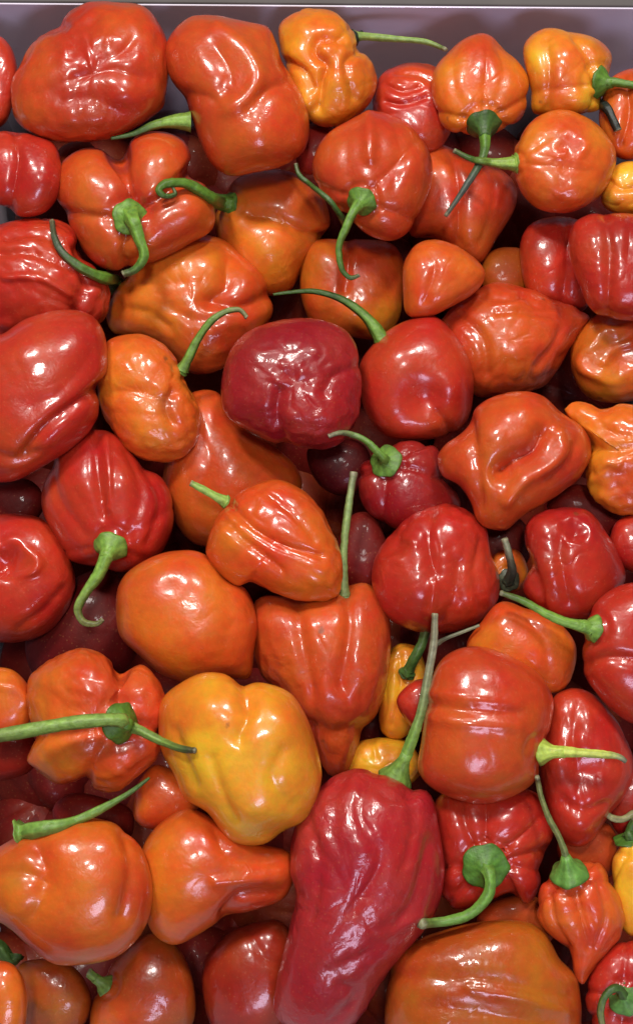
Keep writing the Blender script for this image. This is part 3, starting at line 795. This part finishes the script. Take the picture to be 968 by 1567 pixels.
P('D5', 1, 9, RO, [(390,930),(408,914),(460,917),(520,903),(562,896),(587,930),(597,980),(592,1055),(578,1098),(558,1120),(547,1148),(530,1184),(503,1187),(488,1160),(474,1126),(452,1100),(425,1055),(400,1030),(388,980)],
  'long tapering orange red pepper with pale glints, next to the plump smooth orange one',
  feats=[('g',12,-9,[(455,920),(462,980),(480,1060)]),('g',10,-10,[(530,910),(535,960),(520,1050)]),('d',560,1030,26,5),('d',500,1060,26,6),('g',12,-9,[(480,1110),(510,1120),(550,1110)]),('d',415,950,24,5)],
  blobs=[(505,960,40,O_,.8),(520,1070,50,R_,.5),(515,1150,30,RO,.4),(570,930,34,R_,.4)], wr=1.6, skin='m',
  stems=[dict(c=(527,912), r=10, pts=[(525,870,12),(527,825,18),(533,775,18),(541,722,14)], w=(8,7), col=(0.22,0.31,0.09), tip=GREY, nrm=.1, h=.8, tp=.75, low=1)])
P('D6', 0, 13, R_, [(570,872),(585,831),(618,795),(649,774),(680,768),(716,781),(744,810),(750,847),(761,888),(753,929),(721,957),(675,972),(628,969),(592,947),(573,909)],
  'large round red pepper with uneven dents, right of the thin upright stem',
  feats=[('d',605,835,20,-7),('r',605,838,22,8,4),('g',10,-7,[(660,780),(655,830),(665,880)]),('g',11,-8,[(700,860),(695,910),(680,950)]),('g',9,-6,[(735,830),(725,880),(735,930)]),('d',640,900,30,5),('g',8,5,[(665,890),(658,935)])],
  blobs=[(640,930,60,D_,.2)], wr=1.5, skin='s')
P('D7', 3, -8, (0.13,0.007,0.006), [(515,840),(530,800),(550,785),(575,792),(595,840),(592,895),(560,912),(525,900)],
  'shade darkened red pepper glimpsed behind the thin upright green stem', skin='d', wr=1.0)
P('D8', 1, 5, RD, [(800,805),(817,786),(861,776),(899,782),(925,816),(945,852),(956,883),(940,914),(914,941),(871,946),(830,936),(797,903),(806,867),(799,836)],
  'dull red pepper with a small sunken pit, above the long green horizontal stem',
  feats=[('d',880,814,15,-15),('r',880,814,22,6,4),('g',12,-7,[(860,800),(855,850),(870,920)]),('d',835,810,22,4),('d',845,870,20,5),('g',9,-7,[(800,850),(820,880),(830,930)])], blobs=[(880,880,50,RO,.5),(830,810,36,R_,.5)], wr=1.1, skin='s')
P('D9', 2, 4, R_, [(933,825),(948,793),(990,788),(1024,830),(1004,884),(960,873),(938,852)],
  'small glossy red pepper at the photo edge above the smooth red one', wr=.7, skin='s')
P('D10', 0, 10, R_, [(892,990),(899,945),(923,911),(965,892),(1025,900),(1056,980),(1036,1072),(980,1107),(940,1092),(905,1052),(891,1022)],
  'smooth bright red pepper cut off by the frame, with a long horizontal green stem',
  feats=[('g',10,-9,[(895,1015),(930,1005),(975,1010)]),('d',935,960,34,4)], blobs=[(930,1060,50,RO,.3)], wr=.4, skin='s', bumpy=.8,
  stems=[dict(c=(908,962), r=21, pts=[(888,958,10),(860,951,14),(830,937,12),(800,920,8),(764,907,4)], w=(12,5), col=(0.18,0.34,0.05), tip=DGREEN, nrm=.1, h=1.0, sag=.1, tp=.6)])
P('D11', 2, 6, O_, [(715,990),(738,950),(765,921),(800,928),(850,949),(880,985),(876,1032),(850,1060),(800,1052),(745,1020)],
  'orange pepper lying behind the red barrel shaped one',
  feats=[('d',770,950,24,5),('g',10,-4,[(800,940),(830,980),(840,1040)])], blobs=[(850,1030,30,RO,.5),(790,990,50,YO,.15)], wr=.9)
P('D12', 3, 2, BO, [(742,890),(750,855),(775,838),(800,850),(808,890),(780,910)],
  'brownish orange pepper deep in a gap with a dark withered calyx',
  stems=[dict(c=(777,888), r=17, pts=[(783,872,26),(779,852,44),(771,824,54)], w=(9,6), col=(0.05,0.06,0.04), tip=GREY, cal=(0.06,0.07,0.04), nrm=.8, h=.4, tp=.5, low=1)], wr=.5)
P('E1', 0, 12, RO, [(640,1177),(645,1136),(656,1074),(667,1027),(690,1000),(731,990),(778,1003),(824,1030),(846,1068),(842,1110),(831,1151),(821,1192),(790,1218),(747,1232),(700,1225),(660,1205)],
  'red barrel shaped pepper with two broad white highlights and a yellow green stem',
  feats=[('g',9,-5,[(660,1080),(720,1088),(790,1092)]),('g',10,4,[(665,1062),(720,1070),(790,1078)]),('g',10,4,[(665,1100),(720,1108),(790,1112)]),('d',725,1180,50,3)],
  blobs=[(690,1100,50,OR,.3),(740,1020,50,R_,.4),(830,1100,30,OR,.5)], wr=.4, skin='s', bumpy=.7,
  stems=[dict(c=(826,1150), r=21, pts=[(850,1150,10),(885,1152,14),(925,1155,16),(945,1158,16),(957,1166,14)], w=(12,4), col=(0.50,0.58,0.10), tip=GREY, cal=(0.42,0.55,0.08), nrm=.1, h=1.4, sag=.05, tp=.55)])
P('E2', 2, 3, R_, [(606,1068),(635,1040),(668,1048),(672,1112),(640,1118),(618,1098)],
  'red pointed bit of a pepper peeking out beside the barrel shaped one', wr=.4)
P('E3', 3, 2, YO, [(578,1100),(588,1020),(606,988),(642,995),(655,1060),(636,1112),(612,1134),(588,1128)],
  'narrow yellow orange pepper standing between the long orange red one and the barrel shaped one',
  feats=[('g',7,-5,[(610,1000),(612,1050),(600,1110)])], wr=1.6,
  stems=[dict(c=(622,1030), r=13, pts=[(632,1010,14),(645,985,16),(652,960,16)], w=(10,9), col=DGREEN, tip=(0.10,0.18,0.05), nrm=.2, h=.7, low=1)])
P('E4', 3, 2, YO, [(528,1170),(548,1137),(590,1129),(628,1138),(646,1180),(605,1215),(548,1210)],
  'small yellow orange pepper showing just above the long crimson one', feats=[('g',6,-4,[(570,1135),(575,1160)])], wr=.8)
P('E5', -0.5, 14, (0.37,0.016,0.022), [(446,1290),(463,1240),(498,1198),(530,1177),(572,1179),(625,1203),(657,1214),(670,1260),(680,1330),(668,1390),(642,1432),(592,1492),(548,1560),(505,1588),(460,1586),(418,1552),(419,1500),(435,1430),(449,1370),(443,1330)],
  'longest pepper, deep crimson and wrinkled, tapering towards the lower edge with a tall stem',
  feats=[('g',9,-7,[(560,1200),(550,1260),(580,1320),(540,1390)]),('g',8,-7,[(470,1250),(490,1320),(480,1400)]),('g',12,-9,[(655,1290),(625,1390),(560,1450),(500,1480)]),('g',8,6,[(640,1400),(570,1440),(500,1475)]),('d',550,1290,34,6),('g',8,-6,[(625,1215),(630,1270),(615,1330)]),('g',8,-8,[(520,1500),(545,1520),(510,1560)]),('d',470,1330,24,5),('g',9,-6,[(530,1185),(510,1230),(515,1270)])],
  blobs=[(500,1500,90,(0.27,0.011,0.019),.6),(620,1300,50,R_,.4),(560,1190,50,R_,.4)], wr=1.5, skin='w', thick=.85,
  stems=[dict(c=(602,1196), r=27, pts=[(615,1168,16),(630,1130,22),(645,1085,26),(655,1030,26),(663,985,26),(665,938,26)], w=(12,6), col=(0.16,0.30,0.05), tip=GREY, nrm=.1, h=1.6, sag=.08, tp=.35)])
P('E6', 2, 7, R_, [(664,1249),(680,1213),(726,1200),(788,1205),(826,1218),(849,1270),(832,1322),(826,1355),(806,1383),(778,1368),(747,1381),(695,1392),(675,1370),(674,1311)],
  'lobed red pepper seen end on, with a large round green calyx and thick stem',
  feats=[('g',8,-10,[(790,1390),(780,1350),(765,1335)]),('g',9,-9,[(848,1300),(800,1310),(770,1325)]),('g',8,-7,[(700,1215),(715,1270),(735,1310)]),('d',800,1350,22,8),('d',790,1250,30,6),('d',700,1260,24,5)],
  lobes=(742,1328,6,8,.7), wr=1.0, skin='s', blobs=[(800,1355,30,D_,.3)],
  stems=[dict(c=(742,1326), r=35, pts=[(749,1340,20),(747,1368,26),(722,1396,28),(690,1408,28),(642,1414,28)], w=(11,9), col=(0.13,0.28,0.04), tip=(0.13,0.28,0.04), cal=(0.08,0.20,0.025), nrm=.8, h=.35)])
P('E7', 2, 6, R_, [(824,1180),(832,1110),(848,1065),(880,1053),(912,1065),(947,1110),(968,1170),(958,1212),(928,1252),(895,1292),(862,1287),(838,1240)],
  'red pepper with a flattened puckered end, under the yellow green stem',
  feats=[('d',900,1180,30,-12),('g',8,-8,[(860,1225),(890,1240),(925,1230)]),('d',888,1258,20,8),('g',12,-5,[(885,1075),(875,1130),(880,1180)]),('d',850,1170,20,4)], blobs=[(870,1090,40,RO,.4)], wr=1.3, skin='s')
P('E8', 1, 8, (0.60,0.075,0.015), [(818,1390),(828,1345),(858,1324),(912,1318),(942,1360),(957,1400),(946,1440),(921,1472),(905,1490),(892,1508),(878,1495),(870,1462),(850,1442),(825,1415)],
  'small orange red pepper narrowing to a nipple like tip, with a thin wiry stem',
  feats=[('g',7,-7,[(840,1370),(848,1410),(866,1450)]),('g',6,-5,[(880,1360),(890,1410),(900,1450)]),('g',6,-5,[(915,1350),(925,1400),(910,1450)]),('d',890,1478,12,4)],
  wr=1.6, wdir=1.4, lobes=(870,1336,7,5,.3),
  stems=[dict(c=(870,1337), r=29, pts=[(866,1315,12),(856,1285,16),(838,1250,18),(826,1215,18),(821,1188,14)], w=(7,4.5), col=(0.13,0.19,0.07), tip=OLIVE, cal=(0.13,0.30,0.05), nrm=.25, h=1.0, tp=.1)])
P('E9', 2, 5, Y_, [(933,1340),(943,1297),(975,1280),(1015,1300),(1030,1350),(1010,1412),(965,1432),(943,1392)],
  'yellow pepper at the photo edge with a dark green calyx', blobs=[(965,1340,26,O_,.6)], wr=.5, skin='s', lobes=(968,1285,5,5,.2),
  stems=[dict(c=(962,1284), r=24, pts=[(964,1270,4),(972,1255,6)], w=(9,8), col=DGREEN, cal=(0.07,0.17,0.02), nrm=.5, h=.3)])
P('E10', 3, 2, RD, [(935,1205),(955,1180),(1000,1188),(1010,1270),(965,1285),(935,1262)],
  'dark red pepper at the photo edge from which a pale hooked stem rises',
  stems=[dict(c=(985,1240), r=12, pts=[(968,1246,14),(950,1254,18),(932,1250,20),(925,1238,22),(926,1220,24)], w=(7,5.5), col=(0.26,0.25,0.11), tip=(0.30,0.33,0.15), nrm=.1, low=1)], wr=.4)
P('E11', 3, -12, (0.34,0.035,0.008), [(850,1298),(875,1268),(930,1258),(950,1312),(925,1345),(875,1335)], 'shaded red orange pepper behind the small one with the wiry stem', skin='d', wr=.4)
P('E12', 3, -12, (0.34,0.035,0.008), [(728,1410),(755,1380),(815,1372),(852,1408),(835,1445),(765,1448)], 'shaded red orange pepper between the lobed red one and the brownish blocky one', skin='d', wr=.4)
P('E13', 0, 9, (0.42,0.075,0.009), [(588,1520),(598,1470),(624,1444),(680,1424),(740,1412),(800,1412),(832,1430),(853,1467),(882,1500),(887,1560),(872,1622),(740,1652),(620,1632),(588,1582)],
  'large brownish orange blocky pepper with a long glossy horizontal ridge',
  feats=[('g',16,-6,[(600,1490),(680,1498),(760,1505),(870,1525)]),('g',10,6,[(720,1512),(800,1528),(860,1548)]),('g',16,-6,[(660,1540),(740,1550),(830,1565)])],
  blobs=[(700,1540,90,(0.36,0.045,0.008),.6),(840,1480,40,(0.56,0.14,0.015),.5),(760,1440,50,(0.50,0.12,0.012),.4)], wr=.6, skin='s', bumpy=.7)
P('E14', 1, 6, R_, [(895,1525),(918,1462),(958,1437),(1012,1458),(1036,1540),(990,1625),(925,1605)],
  'red pepper in the photo corner with a ragged green calyx', wr=.7, lobes=(952,1530,6,7,.2),
  stems=[dict(c=(955,1528), r=25, pts=[(945,1512,16),(928,1520,22),(918,1545,22),(922,1575,22)], w=(8,6), col=DGREEN, tip=OLIVE, cal=(0.08,0.20,0.04), nrm=.8, h=.4)])
P('F1', 1, 8, (0.58,0.085,0.012), [(-45,1355),(-30,1320),(0,1293),(50,1268),(110,1256),(170,1261),(205,1285),(222,1320),(229,1370),(216,1422),(180,1461),(130,1476),(80,1476),(40,1447),(10,1417),(-25,1400)],
  'big round orange red pepper with a small ring shaped glint on a bump',
  feats=[('d',28,1385,30,12),('g',18,-10,[(60,1300),(75,1345),(55,1400)]),('g',14,-9,[(190,1275),(200,1330),(185,1400)]),('d',120,1350,60,5),('g',10,-6,[(0,1335),(40,1335),(70,1350)])], blobs=[(70,1370,60,O_,.6),(195,1370,40,RD,.4),(30,1340,24,(0.40,0.16,0.02),.4)], wr=.6, skin='s')
P('F2', 1, 8, OR, [(209,1330),(220,1285),(250,1250),(290,1234),(330,1255),(362,1282),(400,1297),(438,1303),(447,1320),(446,1352),(436,1377),(400,1388),(350,1402),(300,1430),(265,1442),(235,1422),(220,1380)],
  'orange red pepper stretched sideways into a blunt nose touching the crimson one',
  feats=[('g',12,-14,[(345,1400),(370,1370),(430,1368)]),('g',12,-7,[(330,1270),(350,1310),(420,1320)]),('d',280,1330,45,6),('g',9,5,[(330,1350),(400,1345)]),('d',425,1335,16,5)], blobs=[(380,1390,60,R_,.6),(290,1270,40,RO,.5)], wr=.7, skin='s')
P('F3', -1, 16, YO, [(243,1094),(253,1066),(279,1046),(310,1031),(341,1031),(367,1042),(408,1046),(444,1061),(466,1094),(481,1130),(492,1177),(486,1218),(466,1255),(434,1271),(403,1292),(361,1292),(336,1271),(315,1245),(281,1223),(265,1187),(245,1146)],
  'large bright yellow orange pepper, the most golden in the heap',
  feats=[('d',378,1078,18,-9),('g',12,-9,[(372,1045),(380,1090),(365,1130)]),('g',10,-7,[(325,1160),(340,1210),(360,1250)]),('g',10,-8,[(270,1120),(285,1165),(300,1200)]),('d',325,1090,30,7),('d',435,1110,26,6),('g',12,-6,[(430,1150),(415,1190),(440,1230)]),('d',380,1240,36,6),('r',415,1190,60,14,2)],
  blobs=[(370,1210,85,Y_,.9),(380,1120,40,Y_,.4),(270,1100,45,O_,.6),(455,1100,36,O_,.5)], wr=.3, skin='s')
P('F4', 1, 9, OR, [(40,1063),(48,1032),(77,1006),(120,990),(155,998),(178,1022),(190,1026),(217,1017),(240,1040),(255,1079),(250,1130),(238,1167),(207,1192),(176,1214),(145,1209),(129,1195),(88,1199),(57,1178),(40,1163),(52,1130),(43,1094)],
  'knobbly orange red pepper crossed by a thick green stem with a snapped joint',
  feats=[('g',11,-16,[(186,1020),(184,1055),(184,1085)]),('g',10,-11,[(250,1120),(220,1115),(195,1110)]),('g',10,-9,[(130,1198),(150,1160),(172,1125)]),('g',9,-9,[(42,1125),(100,1125),(150,1115)]),('d',130,1040,34,9),('d',220,1050,20,8),('d',95,1165,34,6),('d',185,1180,24,7),('d',225,1145,20,5)],
  blobs=[(185,1100,60,(0.60,0.05,0.03),.6),(70,1050,40,O_,.6),(80,1170,40,YO,.6),(150,1200,30,O_,.4)], wr=1.5, skin='m',
  stems=[dict(c=(184,1106), r=31, pts=[(180,1100,22),(150,1101,32),(100,1107,34),(40,1118,34),(-30,1130,32)], w=(11,13), col=(0.20,0.33,0.06), cal=(0.09,0.20,0.02), nrm=.9, h=.6, low=1, up=16),
         dict(c=(195,1110), r=0, pts=[(215,1118,22),(245,1133,30),(275,1145,32),(300,1149,32)], w=(10,5), col=(0.16,0.26,0.05), tip=BLACK, nrm=.9, tp=.6)])
P('F5', 2, 4, OR, [(-48,1060),(-20,1026),(15,1024),(42,1045),(50,1075),(44,1110),(15,1130),(-35,1125)],
  'orange pepper at the photo edge beside the knobbly one', feats=[('g',8,4,[(0,1050),(25,1055),(40,1075)])], wr=.6)
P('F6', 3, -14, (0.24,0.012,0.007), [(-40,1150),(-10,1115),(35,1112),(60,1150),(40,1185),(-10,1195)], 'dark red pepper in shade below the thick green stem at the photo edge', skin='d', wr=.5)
P('F7', 2, 2, (0.58,0.075,0.012), [(203,1232),(213,1195),(238,1170),(275,1185),(305,1222),(285,1255),(232,1270),(207,1257)],
  'small smooth orange red pepper tucked under the golden one', wr=.5)
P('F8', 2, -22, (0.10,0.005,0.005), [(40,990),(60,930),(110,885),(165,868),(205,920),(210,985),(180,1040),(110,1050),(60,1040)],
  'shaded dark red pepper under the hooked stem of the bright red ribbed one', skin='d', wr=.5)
P('F9', 1, 8, R_, [(-62,900),(-45,812),(-5,787),(40,785),(76,800),(102,840),(114,890),(101,932),(70,967),(30,981),(-20,978),(-55,940)],
  'glossy red round pepper with a large bright hollow at the photo edge',
  feats=[('d',8,862,24,-20),('r',8,862,36,9,8),('g',6,-6,[(-10,880),(10,870),(25,845)]),('g',8,-4,[(30,960),(70,930),(95,900)])], blobs=[(80,850,45,RO,.5)], wr=.9, skin='s')
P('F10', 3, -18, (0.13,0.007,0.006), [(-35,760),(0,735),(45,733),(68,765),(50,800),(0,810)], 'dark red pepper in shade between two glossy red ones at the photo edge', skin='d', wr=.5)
P('G1', 2, -26, (0.36,0.060,0.008), [(138,1560),(158,1500),(198,1450),(236,1428),(272,1448),(297,1500),(294,1570),(222,1625),(150,1612)],  # dim tone: shade of the lower edge put into the colour
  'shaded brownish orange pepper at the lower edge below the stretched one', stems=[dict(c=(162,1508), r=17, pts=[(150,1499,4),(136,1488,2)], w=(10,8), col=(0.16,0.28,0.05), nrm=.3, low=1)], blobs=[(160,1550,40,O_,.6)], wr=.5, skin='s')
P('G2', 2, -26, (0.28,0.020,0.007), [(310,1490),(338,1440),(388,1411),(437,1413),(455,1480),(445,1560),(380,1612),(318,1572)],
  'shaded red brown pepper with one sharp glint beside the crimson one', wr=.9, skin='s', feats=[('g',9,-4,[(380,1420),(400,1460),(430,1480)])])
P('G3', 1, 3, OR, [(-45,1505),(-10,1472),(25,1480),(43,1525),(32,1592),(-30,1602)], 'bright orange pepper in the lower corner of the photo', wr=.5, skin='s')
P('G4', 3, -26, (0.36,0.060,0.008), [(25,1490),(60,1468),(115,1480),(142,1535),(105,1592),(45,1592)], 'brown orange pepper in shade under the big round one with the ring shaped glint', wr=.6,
  stems=[dict(c=(22,1462), r=0, pts=[(15,1470,6),(0,1450,8),(-20,1440,8)], w=(12,12), col=DGREEN, low=1)])
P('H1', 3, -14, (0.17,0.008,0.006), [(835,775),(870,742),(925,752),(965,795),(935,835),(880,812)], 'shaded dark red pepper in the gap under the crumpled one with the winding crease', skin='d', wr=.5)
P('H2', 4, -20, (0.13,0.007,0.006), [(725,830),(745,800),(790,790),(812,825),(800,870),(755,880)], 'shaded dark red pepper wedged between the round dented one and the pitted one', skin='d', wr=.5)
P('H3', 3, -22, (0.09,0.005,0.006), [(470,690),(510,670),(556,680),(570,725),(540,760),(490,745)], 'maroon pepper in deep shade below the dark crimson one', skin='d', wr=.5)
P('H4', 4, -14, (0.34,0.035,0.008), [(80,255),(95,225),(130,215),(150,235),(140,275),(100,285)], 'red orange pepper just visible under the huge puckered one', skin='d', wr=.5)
P('H5', 4, -22, (0.17,0.008,0.006), [(80,1245),(100,1215),(140,1215),(200,1240),(190,1290),(110,1295)], 'shade darkened red pepper in the gap beneath the loose snapped stem', skin='d', wr=.5)

DEEP_LABEL = 'unlit red pepper deep in the heap, glimpsed through the gaps between upper peppers'
DEEP_GROUP = 'peppers deep in the heap'
LOOSE = [dict(label='loose green stem with a torn calyx, lying across the gap left of the golden pepper',
              pts=[(28,1275,6),(60,1268,8),(110,1258,10),(160,1235,12),(200,1212,12),(229,1190,10)], w=(22,4), col=(0.16,0.30,0.05), tip=DGREEN, tp=.55, torn=1),
         dict(label='thick pale green stem pointing out between the huge puckered pepper and the S shouldered one',
              pts=[(292,186,2),(265,186,4),(235,192,4),(205,205,2),(170,212,0)], w=(19,5), col=(0.22,0.37,0.06), tip=DGREEN, tp=.3),
         dict(label='dry grey stem lying aslant under the large round dented red pepper',
              pts=[(662,990,4),(680,978,6),(705,968,8),(733,957,10)], w=(6,5), col=(0.13,0.14,0.09), tip=GREY, tp=.4),
         dict(label='dark green stem on the squarish orange pepper, reaching towards the hollowed red one',
              pts=[(584,520,8),(572,500,12),(552,478,14),(520,457,14),(480,446,14),(440,448,12),(418,451,12)], w=(16,4), col=(0.15,0.29,0.04), tip=DGREEN, tp=.2)]
# ------------------------------------------------------------------ place every pepper: the upper ones first, each lower one under what covers it
NEAR = np.full((GH, GW), 9.0); FAR = np.full((GH, GW), 0.0)


def prepare(p):
    p['cx'], p['cy'], p['R'] = polar(p['out'])
    p['rb'] = math.sqrt((p['R'] ** 2).mean())
    p['i0'], p['j0'], p['kk'], p['rho'] = inflate(p['cx'], p['cy'], p['R'])


def settle(p, drop=0.0):
    ins = p['rho'] < 1
    h = np.where(ins, p['thick'] * np.sqrt(3.2 * np.maximum(p['kk'] * (1 - np.minimum(p['rho'], 1) ** 2), 0)), 0)
    d = float(plane_d(p['cx'], p['cy'])) - p['lift'] * 0.001 + drop
    s = d / F
    jj = slice(max(p['j0'], 0), min(p['j0'] + h.shape[0], GH)); ii = slice(max(p['i0'], 0), min(p['i0'] + h.shape[1], GW))
    hs = h[jj.start - p['j0']:jj.stop - p['j0'], ii.start - p['i0']:ii.stop - p['i0']]
    inn = ins[jj.start - p['j0']:jj.stop - p['j0'], ii.start - p['i0']:ii.stop - p['i0']]
    need = np.where(inn & (FAR[jj, ii] > 0), FAR[jj, ii] + hs * s - 23 * s, 0)
    d2 = max(d, float(need.max()) if need.size else 0)
    p['d'] = min(d2, d + 0.034)
    p['pushed'] = d2 - d
    NEAR[jj, ii] = np.where(inn, np.minimum(NEAR[jj, ii], p['d'] - hs * s), NEAR[jj, ii])
    FAR[jj, ii] = np.where(inn, np.maximum(FAR[jj, ii], p['d'] + 0.75 * hs * s), FAR[jj, ii])


order = sorted(range(len(PEPPERS)), key=lambda i: PEPPERS[i]['level'])
for i in order:
    p = PEPPERS[i]
    prepare(p); settle(p)

roots = []
for i, p in enumerate(PEPPERS):
    rs = np.random.RandomState(100 + i)
    me = build_body(p, rs)
    if p['stems']:
        root = bpy.data.objects.new('pepper', None); COL.objects.link(root)
        root.empty_display_size = 0.01
        link('body', me, root)
    else:
        root = link('pepper', me)
    root.location = p['origin']
    root['label'] = p['label']; root['category'] = 'pepper'
    roots.append((root, rs))
for (root, rs), p in zip(roots, PEPPERS):
    for st in p['stems']:
        add_stem(p, st, root, rs)

# loose stems
for k, L_ in enumerate(LOOSE):
    rs = np.random.RandomState(900 + k)
    x0, y0 = L_['pts'][0][:2]
    dr = np.array([near_at(q[0], q[1], 1) for q in L_['pts']])
    d0 = float(min(np.median(dr[dr < 5]) if (dr < 5).any() else 9, plane_d(x0, y0)))
    q, d, w, s, t = stem_path(L_, d0)
    Pw = at(q[:, 0], q[:, 1], d)
    tt = np.clip((t - L_['tp']) / 0.35, 0, 1)[:, None]
    cols = np.array(L_['col']) * (1 - tt) + np.array(L_['tip']) * tt
    rad = w * s * (0.55 + 0.45 * np.exp(-t * 4))
    org = Pw[len(Pw) // 2]
    if L_.get('torn'):
        rad[:6] *= np.array([1.25, 1.2, 1.05, 0.9, 0.85, 0.9])
    root = link('loose_stem', tube_mesh(Pw, rad, cols, org, rs, ribs=0.2))
    root.location = org
    root['label'] = L_['label']; root['category'] = 'stem'

# peppers deep in the heap, where the upper ones leave gaps
deep_src = []
for k in range(3):
    rs = np.random.RandomState(50 + k)
    n = 9
    a = np.linspace(0, 2 * np.pi, n, endpoint=False)
    out = [(500 + 112 * (1 + 0.12 * rs.normal()) * math.cos(t), 800 + 112 * (1 + 0.12 * rs.normal()) * math.sin(t)) for t in a]
    p = dict(key='deep', level=5, lift=0, col=[(0.10,0.005,0.004), (0.12,0.006,0.004), (0.14,0.012,0.004)][k], out=out, label='', feats=[], blobs=[], stems=(), lobes=(500, 740, 5, 8, .3), wr=.8, skin='s', thick=.95, bumpy=1.2, alt=None, wdir=None)  # maroon taken towards black, the gap's shade worked into the colour
    p['cx'], p['cy'], p['R'] = polar(out); p['rb'] = 112.0
    p['i0'], p['j0'], p['kk'], p['rho'] = inflate(p['cx'], p['cy'], p['R'])
    p['d'] = 0.5; s = 0.5 / F
    V, n_, C = shape(p, rs)
    loc = np.stack([V[..., 0], -V[..., 1], V[..., 2]], -1).reshape(-1, 3) * s
    deep_src.append(np_mesh('pepper', loc, QB[:, ::-1], [list(range(NPH)), [(NTH - 1) * NPH + q for q in range(NPH)][::-1]], C.reshape(-1, 3), SKIN['d']))
rd = random.Random(5)
bare = NEAR > 5
hexes = []
for r in range(15):
    for c in range(10):
        hexes.append((-60 + c * 122 + (r % 2) * 61 + rd.uniform(-18, 18), 150 + r * 104 + rd.uniform(-14, 14)))
print('pushed', [(p['key'], round(p['pushed'] * 1000)) for p in PEPPERS if p['pushed'] > 0.015])
nd = 0
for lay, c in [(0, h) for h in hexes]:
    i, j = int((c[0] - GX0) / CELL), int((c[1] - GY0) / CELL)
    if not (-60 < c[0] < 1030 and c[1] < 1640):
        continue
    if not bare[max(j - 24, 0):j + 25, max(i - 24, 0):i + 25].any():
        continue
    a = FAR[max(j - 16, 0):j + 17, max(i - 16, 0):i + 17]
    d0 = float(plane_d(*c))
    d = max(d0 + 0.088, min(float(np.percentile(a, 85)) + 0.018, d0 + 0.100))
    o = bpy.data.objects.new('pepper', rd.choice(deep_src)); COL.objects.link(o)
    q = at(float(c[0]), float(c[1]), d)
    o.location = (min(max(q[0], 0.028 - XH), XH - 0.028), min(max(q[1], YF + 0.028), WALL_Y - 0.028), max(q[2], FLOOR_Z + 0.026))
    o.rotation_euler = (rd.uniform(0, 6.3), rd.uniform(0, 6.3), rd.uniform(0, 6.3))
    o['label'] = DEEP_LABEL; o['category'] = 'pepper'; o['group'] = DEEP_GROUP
    nd += 1
print('deep', nd)
